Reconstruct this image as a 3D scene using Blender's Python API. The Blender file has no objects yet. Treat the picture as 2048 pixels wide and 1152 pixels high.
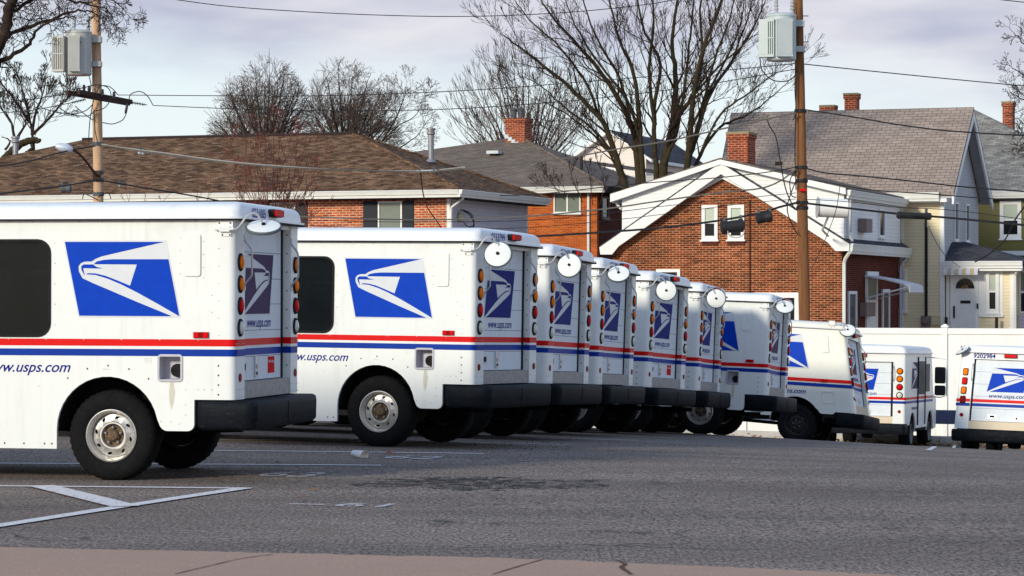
import bpy, bmesh, math, random
from mathutils import Vector, Matrix, noise
from mathutils.geometry import tessellate_polygon
R = math.radians
C = bpy.context.scene.collection
FPX, CX, YH, CZ = 5500.0, 1024.0, 595.0, 1.43      # focal length in pixels, principal column, horizon row, camera height

# ---------------------------------------------------------------- helpers
def P(px, py, Y):
    return Vector(((px-CX)/FPX*Y, Y, CZ-(py-YH)/FPX*Y))

FALL = [(-100, 0), (12, 0), (18.7, .004), (26.4, .058), (30.6, .152), (34.4, .256), (38.3, .388), (42.1, .528), (45.9, .672), (53, 1.07), (59.8, 1.49), (66.8, 1.75), (75, 1.85), (90, 1.88), (500, 1.88)]
def hfall(t):   # how far the lot has fallen, along its line of fall (smooth through surveyed points)
    n = len(FALL)
    for i in range(n-1):
        if t < FALL[i+1][0]: break
    def tan(k):
        if k <= 1 or k >= n-2: return 0
        return (FALL[k+1][1]-FALL[k-1][1])/(FALL[k+1][0]-FALL[k-1][0])
    (a, u), (b, v) = FALL[i], FALL[i+1]; h = b-a; x = max(0, min(1, (t-a)/h))
    return (2*x**3-3*x*x+1)*u+(x**3-2*x*x+x)*h*tan(i)+(-2*x**3+3*x*x)*v+(x**3-x*x)*h*tan(i+1)
def gz(X, Y):
    return -hfall(Y+1.2*X)
def ground(px, py):
    Y = 9.0
    while Y < 75:
        p = P(px, py, Y)
        if p.z <= gz(p.x, p.y): return p
        Y += .02
    return p

def S(r, g, b):
    f = lambda c: (c/255/12.92) if c/255 <= .04045 else ((c/255+.055)/1.055)**2.4
    return (f(r), f(g), f(b))

def tag(o, label=None, cat=None, group=None, kind=None):
    if label: o['label'] = label
    if cat: o['category'] = cat
    if group: o['group'] = group
    if kind: o['kind'] = kind
    return o

def empty(name, loc=(0, 0, 0), rz=0, label=None, cat=None, group=None):
    o = bpy.data.objects.new(name, None); C.objects.link(o)
    o.location = loc; o.rotation_euler = (0, 0, rz); o.empty_display_size = .3
    return tag(o, label, cat, group)

class MB:
    def __init__(s): s.v = []; s.f = []; s.m = []
    def face(s, pts, m=0):
        n = len(s.v); s.v += [Vector(p) for p in pts]; s.f.append(list(range(n, n+len(pts)))); s.m.append(m)
    def box(s, a, b, m=0):
        x0, x1 = sorted((a[0], b[0])); y0, y1 = sorted((a[1], b[1])); z0, z1 = sorted((a[2], b[2]))
        n = len(s.v)
        s.v += [Vector(p) for p in ((x0,y0,z0),(x1,y0,z0),(x1,y1,z0),(x0,y1,z0),(x0,y0,z1),(x1,y0,z1),(x1,y1,z1),(x0,y1,z1))]
        for q in ((0,3,2,1),(4,5,6,7),(0,1,5,4),(1,2,6,5),(2,3,7,6),(3,0,4,7)):
            s.f.append([n+i for i in q]); s.m.append(m)
    def prism(s, poly, fn, a, b, m=0, mside=None, holes=()):
        # poly: 2-D outline, fn(u, v, h) -> 3-D point, extruded from h=a to h=b
        loops = [list(poly)]+[list(h) for h in holes]
        flat = [p for l in loops for p in l]
        tri = tessellate_polygon([[Vector((p[0], p[1], 0)) for p in l] for l in loops])
        n = len(s.v); N = len(flat)
        s.v += [Vector(fn(p[0], p[1], a)) for p in flat]
        s.v += [Vector(fn(p[0], p[1], b)) for p in flat]
        for t in tri:
            s.f.append([n+t[0], n+t[1], n+t[2]]); s.m.append(m)
            s.f.append([n+N+t[2], n+N+t[1], n+N+t[0]]); s.m.append(m)
        o = 0
        for l in loops:
            k = len(l)
            for i in range(k):
                j = (i+1) % k
                s.f.append([n+o+i, n+o+j, n+N+o+j, n+N+o+i]); s.m.append(m if mside is None else mside)
            o += k
    def sheet(s, poly, fn, m=0):
        tri = tessellate_polygon([[Vector((p[0], p[1], 0)) for p in poly]])
        n = len(s.v); s.v += [Vector(fn(p[0], p[1])) for p in poly]
        for t in tri: s.f.append([n+i for i in t]); s.m.append(m)
    def rings(s, rs, m=0, cap0=True, cap1=True, closed=True):
        n = len(s.v); k = len(rs[0])
        for r in rs: s.v += [Vector(p) for p in r]
        for i in range(len(rs)-1):
            for j in range(k if closed else k-1):
                q = (j+1) % k
                s.f.append([n+i*k+j, n+i*k+q, n+(i+1)*k+q, n+(i+1)*k+j]); s.m.append(m)
        if cap0: s.f.append([n+j for j in range(k)][::-1]); s.m.append(m)
        if cap1: s.f.append([n+(len(rs)-1)*k+j for j in range(k)]); s.m.append(m)
    def lathe(s, prof, c, ax, seg=24, m=0, cap0=False, cap1=False, jag=0):
        c = Vector(c); ax = Vector(ax).normalized()
        e = Vector((0, 0, 1)) if abs(ax.z) < .9 else Vector((1, 0, 0))
        e1 = ax.cross(e).normalized(); e2 = ax.cross(e1)
        rs = []
        for r, h in prof:
            ring = []
            for j in range(seg):
                t = 2*math.pi*j/seg
                rr = r*(1-(jag if j % 2 else 0)) if r > .3 else r
                ring.append(c+ax*h+(e1*math.cos(t)+e2*math.sin(t))*rr)
            rs.append(ring)
        s.rings(rs, m, cap0, cap1)
    def tube(s, pts, r, seg=6, m=0):
        pts = [Vector(p) for p in pts]
        if not hasattr(r, '__len__'): r = [r]*len(pts)
        rs = []; e1 = None
        for i, p in enumerate(pts):
            d = (pts[min(i+1, len(pts)-1)]-pts[max(i-1, 0)])
            if d.length < 1e-9: d = Vector((0, 0, 1))
            d.normalize()
            if e1 is None:
                e1 = d.cross(Vector((.31, .2, .93)))
                if e1.length < .1: e1 = d.cross(Vector((1, 0, 0)))
            e1 = (e1-d*e1.dot(d))
            if e1.length < 1e-6: e1 = d.cross(Vector((1, 0, 0)))
            e1.normalize(); e2 = d.cross(e1)
            rs.append([p+(e1*math.cos(2*math.pi*j/seg)+e2*math.sin(2*math.pi*j/seg))*r[i] for j in range(seg)])
        s.rings(rs, m)
    def slab(s, poly, th, m=0, mb=None):
        n = len(s.v); k = len(poly)
        s.v += [Vector(p) for p in poly]+[Vector(p)-Vector((0, 0, th)) for p in poly]
        s.f.append(list(range(n, n+k))); s.m.append(m)
        s.f.append(list(range(n+k, n+2*k))[::-1]); s.m.append(m if mb is None else mb)
        for i in range(k):
            j = (i+1) % k
            s.f.append([n+i, n+j, n+k+j, n+k+i]); s.m.append(m if mb is None else mb)
    def text(s, body, size, o, right, up, shear=0, sx=1, m=0, align='LEFT'):
        vs, fs = text_geo(body, shear, align)
        o, right, up = Vector(o), Vector(right), Vector(up)
        n = len(s.v)
        s.v += [o+right*(v[0]*size*sx)+up*(v[1]*size) for v in vs]
        for f in fs: s.f.append([n+i for i in f]); s.m.append(m)
    def build(s, name, mats, parent=None, smooth=35, deform=None, recalc=True, uv=True):
        vs = [deform(v) for v in s.v] if deform else s.v
        me = bpy.data.meshes.new(name)
        me.from_pydata([tuple(v) for v in vs], [], s.f)
        if not isinstance(mats, (list, tuple)): mats = [mats]
        for m in mats: me.materials.append(m)
        me.polygons.foreach_set('material_index', s.m)
        if recalc:
            bm = bmesh.new(); bm.from_mesh(me); bmesh.ops.recalc_face_normals(bm, faces=bm.faces); bm.to_mesh(me); bm.free()
        if smooth:
            me.polygons.foreach_set('use_smooth', [True]*len(me.polygons))
            me.set_sharp_from_angle(angle=R(smooth))
        if uv:
            ul = me.uv_layers.new(name='UVMap'); z = Vector((0, 0, 1))
            for p in me.polygons:
                nn = p.normal
                t = z.cross(nn)
                if t.length < .02: t = Vector((1, 0, 0))
                t.normalize()
                if abs(t.x) >= abs(t.y):
                    if t.x < 0: t = -t
                elif t.y < 0: t = -t
                b = nn.cross(t)
                if b.z < 0: b = -b
                for li in p.loop_indices:
                    co = me.vertices[me.loops[li].vertex_index].co
                    ul.data[li].uv = (co.dot(t), co.dot(b))
        me.update()
        o = bpy.data.objects.new(name, me); C.objects.link(o)
        if parent: o.parent = parent
        return o

_tc = {}
def text_geo(body, shear, align='LEFT'):
    k = (body, shear, align)
    if k not in _tc:
        cu = bpy.data.curves.new('t', 'FONT'); cu.body = body; cu.size = 1; cu.shear = shear; cu.align_x = align
        cu.resolution_u = 4; cu.offset = .008
        ob = bpy.data.objects.new('t', cu); C.objects.link(ob)
        bpy.context.view_layer.update()
        me = ob.to_mesh()
        _tc[k] = ([tuple(v.co) for v in me.vertices], [list(p.vertices) for p in me.polygons])
        ob.to_mesh_clear(); bpy.data.objects.remove(ob); bpy.data.curves.remove(cu)
    return _tc[k]

def rr(x0, x1, y0, y1, r, ins=0, n=5):
    x0 += ins; x1 -= ins; y0 += ins; y1 -= ins; r = max(r-ins, .004)
    out = []
    for cx, cy, a in ((x1-r, y0+r, -90), (x1-r, y1-r, 0), (x0+r, y1-r, 90), (x0+r, y0+r, 180)):
        for i in range(n+1):
            t = R(a+90*i/n); out.append((cx+r*math.cos(t), cy+r*math.sin(t)))
    return out
def arc(cx, cy, r, a0, a1, n):
    return [(cx+r*math.cos(R(a0+(a1-a0)*i/n)), cy+r*math.sin(R(a0+(a1-a0)*i/n))) for i in range(n+1)]

def catmull(pts, k=5):
    pts = [Vector(p) for p in pts]; out = []
    for i in range(len(pts)-1):
        p0, p1, p2, p3 = pts[max(i-1, 0)], pts[i], pts[i+1], pts[min(i+2, len(pts)-1)]
        for j in range(k):
            t = j/k
            out.append(.5*((2*p1)+(p2-p0)*t+(2*p0-5*p1+4*p2-p3)*t*t+(3*p1-p0-3*p2+p3)*t**3))
    out.append(pts[-1]); return out

# ---------------------------------------------------------------- materials
M = {}
def newmat(name):
    m = bpy.data.materials.new(name); m.use_nodes = True; M[name] = m
    nt = m.node_tree; return m, nt, nt.nodes['Principled BSDF']
def N(nt, typ, ins={}, **kw):
    n = nt.nodes.new(typ)
    for k, v in kw.items(): setattr(n, k, v)
    for k, v in ins.items():
        if hasattr(v, 'is_output'): nt.links.new(v, n.inputs[k])
        else: n.inputs[k].default_value = v
    return n
def c4(c): return (c[0], c[1], c[2], 1)
def mixc(nt, fac, a, b, mode='MIX'):
    n = nt.nodes.new('ShaderNodeMix'); n.data_type = 'RGBA'; n.blend_type = mode
    for i, v in ((0, fac), (6, a), (7, b)):
        if hasattr(v, 'is_output'): nt.links.new(v, n.inputs[i])
        else: n.inputs[i].default_value = v if i == 0 else c4(v)
    return n.outputs[2]
def ramp(nt, fac, p0, p1, v0=0, v1=1):
    n = N(nt, 'ShaderNodeMapRange', {0: fac, 1: p0, 2: p1, 3: v0, 4: v1}); n.clamp = True
    return n.outputs[0]
def plain(name, col, rough=.5, metal=0, var=.12, scale=6, spec=.25, bump=0, coat=0, dirt=None, dirtamt=0, uvstretch=None):
    m, nt, b = newmat(name)
    tc = N(nt, 'ShaderNodeTexCoord'); v = tc.outputs['Object']
    if uvstretch:
        v = N(nt, 'ShaderNodeMapping', {0: v, 'Scale': uvstretch}).outputs[0]
    n = N(nt, 'ShaderNodeTexNoise', {'Vector': v, 'Scale': scale, 'Detail': 6, 'Roughness': .65})
    f = ramp(nt, n.outputs[0], .3, .7)
    c = mixc(nt, f, tuple(x*(1-var) for x in col), tuple(min(1, x*(1+var)) for x in col))
    if dirt:
        n2 = N(nt, 'ShaderNodeTexNoise', {'Vector': v, 'Scale': scale*2.7, 'Detail': 8, 'Roughness': .7})
        c = mixc(nt, ramp(nt, n2.outputs[0], .55, .75, 0, dirtamt), c, dirt)
    nt.links.new(c, b.inputs['Base Color'])
    b.inputs['Roughness'].default_value = rough; b.inputs['Metallic'].default_value = metal
    b.inputs['Specular IOR Level'].default_value = spec; b.inputs['Coat Weight'].default_value = coat
    if bump:
        bn = N(nt, 'ShaderNodeBump', {'Height': n.outputs[0], 'Strength': bump, 'Distance': .01})
        nt.links.new(bn.outputs[0], b.inputs['Normal'])
    return m
def grime(name, amt, col=(.36, .32, .26)):
    # road film: vertical runs and blotches, a different amount and pattern on every van
    m = M[name]; nt = m.node_tree; b = nt.nodes['Principled BSDF']; src = b.inputs['Base Color'].links[0].from_socket
    oi = N(nt, 'ShaderNodeObjectInfo'); tc = N(nt, 'ShaderNodeTexCoord').outputs['Object']
    off = N(nt, 'ShaderNodeVectorMath', {0: tc, 1: N(nt, 'ShaderNodeCombineXYZ', {0: N(nt, 'ShaderNodeMath', {0: oi.outputs['Random'], 1: 37.0}, operation='MULTIPLY').outputs[0], 2: oi.outputs['Random']}).outputs[0]}, operation='ADD').outputs[0]
    st = N(nt, 'ShaderNodeTexNoise', {'Vector': N(nt, 'ShaderNodeMapping', {0: off, 'Scale': (9, 9, .55)}).outputs[0], 'Scale': 1.5, 'Detail': 7, 'Roughness': .7})
    bl = N(nt, 'ShaderNodeTexNoise', {'Vector': off, 'Scale': 1.1, 'Detail': 8, 'Roughness': .72})
    k = N(nt, 'ShaderNodeMath', {0: ramp(nt, st.outputs[0], .5, .8), 1: ramp(nt, bl.outputs[0], .4, .65)}, operation='MULTIPLY').outputs[0]
    k = N(nt, 'ShaderNodeMath', {0: k, 1: ramp(nt, oi.outputs['Random'], 0, 1, amt*.5, amt*1.3)}, operation='MULTIPLY').outputs[0]
    sp_ = N(nt, 'ShaderNodeTexNoise', {'Vector': off, 'Scale': 60, 'Detail': 2})
    k = N(nt, 'ShaderNodeMath', {0: k, 1: ramp(nt, sp_.outputs[0], .70, .76, 0, .25)}, operation='ADD').outputs[0]
    nt.links.new(mixc(nt, k, src, col), b.inputs['Base Color'])
    nb = N(nt, 'ShaderNodeTexNoise', {'Vector': off, 'Scale': .9, 'Detail': 2})
    bn = N(nt, 'ShaderNodeBump', {'Height': nb.outputs[0], 'Strength': .25, 'Distance': .02}); nt.links.new(bn.outputs[0], b.inputs['Normal'])
def bricks(name, c1, c2, mortar, bw=.215, rh=.072, ms=.010, var=.35, blotch=None, scale=1, offset=.5, bump=.4, rough=.85, msmooth=.1, bias=0, nscale=.6, mortar_var=None):
    m, nt, b = newmat(name)
    uv = N(nt, 'ShaderNodeTexCoord').outputs['UV']
    t = N(nt, 'ShaderNodeTexBrick', {'Vector': uv, 'Color1': c4(c1), 'Color2': c4(c2), 'Mortar': c4(mortar), 'Scale': scale, 'Mortar Size': ms, 'Mortar Smooth': msmooth, 'Bias': bias, 'Brick Width': bw, 'Row Height': rh})
    t.offset = offset
    n = N(nt, 'ShaderNodeTexNoise', {'Vector': uv, 'Scale': nscale, 'Detail': 8, 'Roughness': .7})
    n3 = N(nt, 'ShaderNodeTexNoise', {'Vector': N(nt, 'ShaderNodeMapping', {0: uv, 'Scale': (.35/bw*.9, .8/rh*.35, 1)}).outputs[0], 'Scale': 1.6, 'Detail': 3})
    c = mixc(nt, 1.0, t.outputs[0], (1, 1, 1), 'MULTIPLY')
    k = N(nt, 'ShaderNodeMath', {0: ramp(nt, n.outputs[0], .25, .75, 1-var, 1+var*.6), 1: ramp(nt, n3.outputs[0], .3, .7, 1-var*.8, 1+var*.5)}, operation='MULTIPLY').outputs[0]
    kk = N(nt, 'ShaderNodeCombineColor', {0: k, 1: k, 2: k}).outputs[0]
    c = mixc(nt, 1.0, c, kk, 'MULTIPLY')
    if blotch:
        n2 = N(nt, 'ShaderNodeTexNoise', {'Vector': uv, 'Scale': 1.7, 'Detail': 6, 'Roughness': .75})
        c = mixc(nt, ramp(nt, n2.outputs[0], .56, .72, 0, .75), c, blotch)
    nt.links.new(c, b.inputs['Base Color']); b.inputs['Roughness'].default_value = rough; b.inputs['Specular IOR Level'].default_value = .08
    bn = N(nt, 'ShaderNodeBump', {'Height': t.outputs['Fac'], 'Strength': bump, 'Distance': -.012})
    nt.links.new(bn.outputs[0], b.inputs['Normal'])
    return m
def siding(name, col, pitch=.115, var=.08, line=.55):
    m, nt, b = newmat(name)
    uv = N(nt, 'ShaderNodeTexCoord').outputs['UV']
    sep = N(nt, 'ShaderNodeSeparateXYZ', {0: uv})
    fr = N(nt, 'ShaderNodeMath', {0: N(nt, 'ShaderNodeMath', {0: sep.outputs[1], 1: pitch}, operation='DIVIDE').outputs[0]}, operation='FRACT').outputs[0]
    n = N(nt, 'ShaderNodeTexNoise', {'Vector': uv, 'Scale': 1.3, 'Detail': 5})
    c = mixc(nt, ramp(nt, n.outputs[0], .3, .7), tuple(x*(1-var) for x in col), tuple(min(1, x*(1+var)) for x in col))
    c = mixc(nt, ramp(nt, fr, 0, .16, 1, 0), c, tuple(x*line for x in col))
    nt.links.new(c, b.inputs['Base Color']); b.inputs['Roughness'].default_value = .55
    bn = N(nt, 'ShaderNodeBump', {'Height': fr, 'Strength': .5, 'Distance': -.02})
    nt.links.new(bn.outputs[0], b.inputs['Normal'])
    return m

WHITE = (.80, .81, .79)
plain('van_white', WHITE, .38, 0, .03, 1.4, .35, 0, .0, S(150, 138, 118), .10)
plain('van_cream', (.80, .785, .70), .36, 0, .03, 1.4, .5, 0, .25, S(150, 138, 118), .12)
grime('van_white', .45); grime('van_cream', .35)
plain('roof_white', (.84, .85, .86), .4, 0, .03, 1.5, .5, 0, .1, S(120, 115, 110), .10)
plain('door_white', (.72, .76, .80), .5, 0, .05, 3, .15, 0, 0, S(120, 115, 110), .15)
grime('roof_white', .5, (.42, .42, .40)); grime('door_white', .5)
plain('stripe_red', S(220, 20, 22), .45, 0, .08, 3, .1)
plain('stripe_blue', S(8, 54, 152), .45, 0, .08, 3, .1)
plain('logo_blue', S(0, 62, 182), .5, 0, .08, 12, .08)
plain('logo_silver', S(214, 216, 220), .45, 0, .03, 8, .2)
plain('logo_faded', S(78, 62, 96), .6, 0, .12, 4, .06)
plain('logo_navy', S(34, 44, 122), .6, 0, .12, 4, .06)
plain('ink_blue', S(10, 24, 130), .6, 0, .05, 6, .05)
plain('sign_red', S(214, 20, 36), .6, 0, .05, 6, .04)
plain('ink_white', (.8, .8, .8), .5)
plain('glass_dark', (.010, .013, .014), .06, 0, .4, 2, .22)
plain('glass_mid', (.035, .045, .05), .1, 0, .3, 2, .6)
plain('cab_grey', (.05, .055, .06), .6)
plain('rubber', (.014, .014, .015), .75, 0, .35, 14, .15, .3)
plain('tyre_black', (.009, .009, .0095), .85, 0, .3, 18, .1, .3, 0, (.045, .04, .035), .35)
plain('bumper_black', (.007, .009, .013), .6, 0, .4, 5, .1, .3, 0, (.055, .06, .08), .5, (1, 1, 3))
plain('under_dark', (.012, .012, .012), .85)
plain('amber_lens', S(255, 122, 0), .4, 0, .15, 40, .04)
plain('red_lens', S(214, 8, 16), .4, 0, .15, 40, .04)
plain('dark_red_lens', S(136, 10, 16), .4, 0, .2, 40, .04)
plain('clear_lens', S(206, 208, 192), .3, 0, .12, 40, .3, 0, .1)
plain('rim_steel', (.55, .53, .50), .38, .75, .15, 14, .5, 0, 0, S(150, 90, 40), .55)
plain('hub_rust', (.13, .085, .05), .7, .3, .6, 30, .4, .4)
plain('rim_black', (.03, .028, .028), .6, .2, .3)
plain('rim_dull', (.22, .21, .20), .55, .5, .3)
plain('steel', (.55, .55, .56), .4, .5, .2, 10, .5, 0, 0, (.12, .1, .09), .3)
plain('sill_plate', (.30, .30, .31), .5, .5, .25, 16, .5, .2, 0, (.1, .09, .08), .4)
plain('sill_tan', (.72, .60, .44), .6, 0, .06)
plain('rivet_metal', (.55, .54, .52), .5, .3, .3)
plain('rivet_rust', (.09, .04, .03), .8, 0, .3)
plain('mirror_white', (.80, .81, .79), .4, 0, .04, 10, .5, 0, 0, (.5, .48, .42), .3)
plain('mirror_rim', (.10, .12, .13), .6)
plain('mirror_glass', (.6, .6, .62), .05, 1)
plain('recess_grey', (.52, .50, .55), .6, 0, .1)
plain('stain_tan', S(205, 200, 184), .6, 0, .1, 20)
plain('worn_paint', (.62, .62, .64), .8, 0, .25, 30)
plain('trim_white', (.84, .83, .80), .55, 0, .05, 3)
plain('gutter_white', (.78, .77, .72), .5, 0, .06, 3)
plain('fence_white', (.84, .83, .81), .45, 0, .03, 2)
grime('fence_white', .4, (.4, .37, .3))
plain('pole_pale', S(196, 160, 128), .85, 0, .25, 3, .3, .6, 0, S(95, 70, 52), .6, (3, 3, .35))
plain('pole_brown', S(126, 84, 52), .85, 0, .35, 3, .3, .6, 0, S(60, 34, 20), .8, (4, 4, .3))
plain('arm_wood', S(66, 46, 42), .85, 0, .3, 4, .3, .3)
plain('transformer_grey', S(176, 176, 172), .45, .1, .06, 3)
plain('transformer_pale', S(184, 192, 192), .45, .05, .05, 3)
plain('fin_dark', S(84, 88, 92), .6)
plain('wire_black', (.015, .015, .017), .6)
plain('wire_grey', (.12, .11, .10), .6)
plain('wire_pale', (.42, .40, .36), .6, .2)
plain('porcelain', S(60, 60, 66), .3)
plain('porcelain_grey', S(170, 172, 175), .3)
M['glass_dark'].node_tree.nodes['Principled BSDF'].inputs['Alpha'].default_value = .62
plain('pane_dark', (.012, .013, .016), .08, 0, .3, 1, .2)
plain('pane_grey', S(120, 128, 118), .15, 0, .12, 1.5, .5)
plain('shade_pale', S(186, 194, 178), .4, 0, .05)
plain('shutter_black', S(38, 42, 50), .6, 0, .2, 20)
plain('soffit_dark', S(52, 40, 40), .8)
plain('pipe_metal', S(150, 150, 155), .45, .5, .12, 5, .5, 0, 0, S(140, 70, 40), .6)
plain('lead_white', S(200, 205, 208), .5)
plain('stone_cap', S(150, 140, 110), .8)
plain('awning_white', S(215, 215, 222), .5)
plain('awning_tan', S(200, 180, 140), .6, 0, .15, 8, .5, 0, 0, S(130, 80, 60), .6)
plain('box_brown', S(128, 112, 108), .6)
plain('box_beige', S(200, 188, 150), .6)
plain('box_black', (.02, .02, .022), .6)
plain('bronze', S(140, 105, 60), .4, .6)
plain('lamp_head', S(205, 212, 225), .35, .2)
plain('guard_steel', S(92, 98, 128), .5, .4)
plain('kerb_white', S(180, 174, 168), .8, 0, .1)
plain('bark_dark', S(52, 41, 35), .9, 0, .35, 8, .2)
plain('bark_moss', S(58, 50, 34), .9, 0, .3, 6, .2)
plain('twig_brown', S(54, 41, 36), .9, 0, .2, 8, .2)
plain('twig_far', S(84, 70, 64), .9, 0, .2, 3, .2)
plain('twig_red', S(112, 66, 58), .85, 0, .25, 8, .2)
plain('leaf_dry', S(150, 108, 66), .9, 0, .5, 20)
plain('leaf_red', S(150, 62, 46), .8)
plain('crack_brown', S(84, 64, 54), .95)
plain('crumb', (.018, .017, .017), .95)
plain('foam_white', (.82, .81, .80), .6, 0, .03)
bricks('brick_ranch', S(206, 100, 52), S(156, 62, 34), S(222, 184, 156), .24, .078, .013, .32, S(222, 140, 100))
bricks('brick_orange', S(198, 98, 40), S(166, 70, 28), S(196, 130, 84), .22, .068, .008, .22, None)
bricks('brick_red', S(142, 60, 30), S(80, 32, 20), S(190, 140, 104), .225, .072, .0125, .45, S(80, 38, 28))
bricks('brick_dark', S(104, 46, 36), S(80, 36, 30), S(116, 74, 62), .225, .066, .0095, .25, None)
bricks('brick_chimney', S(160, 66, 40), S(112, 44, 28), S(196, 140, 112), .225, .075, .012, .35, None)
bricks('shingle_brown', S(140, 110, 86), S(72, 54, 44), S(70, 52, 44), .26, .10, .008, .45, None, bump=.3, rough=.95, bias=-.1)
bricks('shingle_grey', S(132, 118, 108), S(112, 102, 94), S(74, 66, 64), .32, .13, .010, .22, None, bump=.3, rough=.95)
bricks('shingle_rose', S(166, 150, 140), S(150, 136, 128), S(98, 84, 78), .34, .16, .011, .16, None, bump=.3, rough=.95)
bricks('shingle_pale', S(158, 154, 148), S(124, 122, 118), S(100, 98, 96), .3, .13, .01, .35, None, bump=.3, rough=.95)
bricks('shingle_slate', S(92, 90, 96), S(72, 70, 76), S(50, 50, 60), .3, .12, .01, .3, None, bump=.3, rough=.95)
siding('siding_white', (.80, .80, .79), .13, .03, .72)
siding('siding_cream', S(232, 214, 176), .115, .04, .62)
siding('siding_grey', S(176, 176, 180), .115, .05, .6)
siding('siding_olive', S(100, 95, 36), .12, .06, .6)
siding('siding_pink', S(228, 214, 206), .12, .04, .8)
siding('siding_lilac', S(200, 196, 206), .125, .05, .6)

def asphalt_mat():
    m, nt, b = newmat('asphalt')
    v = N(nt, 'ShaderNodeTexCoord').outputs['Object']
    va = N(nt, 'ShaderNodeMapping', {0: v, 'Scale': (1, .30, 1)}).outputs[0]
    fine = N(nt, 'ShaderNodeTexNoise', {'Vector': va, 'Scale': 42, 'Detail': 3, 'Roughness': .85})
    mid = N(nt, 'ShaderNodeTexNoise', {'Vector': v, 'Scale': 12, 'Detail': 5, 'Roughness': .7})
    big = N(nt, 'ShaderNodeTexNoise', {'Vector': N(nt, 'ShaderNodeMapping', {0: v, 'Scale': (.25, .9, 1), 'Rotation': (0, 0, R(15))}).outputs[0], 'Scale': .9, 'Detail': 6, 'Roughness': .6})
    vor = N(nt, 'ShaderNodeTexVoronoi', {'Vector': va, 'Scale': 80})
    c = mixc(nt, ramp(nt, fine.outputs[0], .36, .64), (.038, .029, .025), (.37, .295, .250))
    c = mixc(nt, ramp(nt, mid.outputs[0], .35, .7, 0, .35), c, (.10, .082, .078))
    c = mixc(nt, ramp(nt, vor.outputs['Color'], (.86), .95, 0, .6), c, (.40, .35, .35))
    k = ramp(nt, big.outputs[0], .32, .68, .70, 1.22)
    c = mixc(nt, 1, c, N(nt, 'ShaderNodeCombineColor', {0: k, 1: k, 2: k}).outputs[0], 'MULTIPLY')
    # warm rusty patches and cracks of the old surface
    warm = N(nt, 'ShaderNodeTexNoise', {'Vector': v, 'Scale': .55, 'Detail': 4})
    c = mixc(nt, ramp(nt, warm.outputs[0], .52, .72, 0, .35), c, (.15, .105, .085))
    wv = N(nt, 'ShaderNodeVectorMath', {0: v, 1: N(nt, 'ShaderNodeTexNoise', {'Vector': v, 'Scale': 1.4, 'Detail': 4}).outputs[1]}, operation='ADD').outputs[0]
    ck = N(nt, 'ShaderNodeTexVoronoi', {'Vector': N(nt, 'ShaderNodeMapping', {0: wv, 'Scale': (.35, .8, 1), 'Rotation': (0, 0, R(12))}).outputs[0], 'Scale': .55}, feature='DISTANCE_TO_EDGE')
    msk = N(nt, 'ShaderNodeTexNoise', {'Vector': v, 'Scale': .5, 'Detail': 2})
    cf = N(nt, 'ShaderNodeMath', {0: ramp(nt, ck.outputs[0], .002, .009, .8, 0), 1: ramp(nt, msk.outputs[0], .52, .66)}, operation='MULTIPLY').outputs[0]
    c = mixc(nt, cf, c, (.02, .018, .018))
    nt.links.new(c, b.inputs['Base Color']); b.inputs['Roughness'].default_value = .92
    b.inputs['Specular IOR Level'].default_value = .25
    bn = N(nt, 'ShaderNodeBump', {'Height': fine.outputs[0], 'Strength': .7, 'Distance': .012})
    nt.links.new(bn.outputs[0], b.inputs['Normal'])
    return m
asphalt_mat()
def concrete_mat():
    m, nt, b = newmat('concrete')
    v = N(nt, 'ShaderNodeTexCoord').outputs['Object']
    f = N(nt, 'ShaderNodeTexNoise', {'Vector': v, 'Scale': 60, 'Detail': 4, 'Roughness': .75})
    g = N(nt, 'ShaderNodeTexNoise', {'Vector': N(nt, 'ShaderNodeMapping', {0: v, 'Scale': (.4, 1.5, 1)}).outputs[0], 'Scale': 1.6, 'Detail': 7, 'Roughness': .7})
    c = mixc(nt, ramp(nt, f.outputs[0], .3, .7), (.29, .175, .125), (.50, .325, .24))
    c = mixc(nt, ramp(nt, g.outputs[0], .35, .7, 0, .6), c, (.32, .22, .16))
    nt.links.new(c, b.inputs['Base Color']); b.inputs['Roughness'].default_value = .9
    nt.links.new(N(nt, 'ShaderNodeBump', {'Height': f.outputs[0], 'Strength': .4, 'Distance': .008}).outputs[0], b.inputs['Normal'])
    return m
concrete_mat()
def worn_mat(name, base, th0, th1, sc):
    # worn road paint: chipped, the asphalt shows through
    m, nt, b = newmat(name)
    v = N(nt, 'ShaderNodeTexCoord').outputs['Object']
    n = N(nt, 'ShaderNodeTexNoise', {'Vector': v, 'Scale': sc, 'Detail': 6, 'Roughness': .8})
    b.inputs['Base Color'].default_value = c4(base); b.inputs['Roughness'].default_value = .8
    nt.links.new(ramp(nt, n.outputs[0], th0, th1, 0, 1), b.inputs['Alpha'])
    return m
worn_mat('line_paint', (.66, .64, .65), .36, .44, 26)
worn_mat('line_worn', (.58, .57, .60), .43, .52, 30)
worn_mat('oil_stain', (.014, .012, .012), .49, .57, 7)
worn_mat('wear_stain', (.04, .034, .034), .50, .72, 3)

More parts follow.
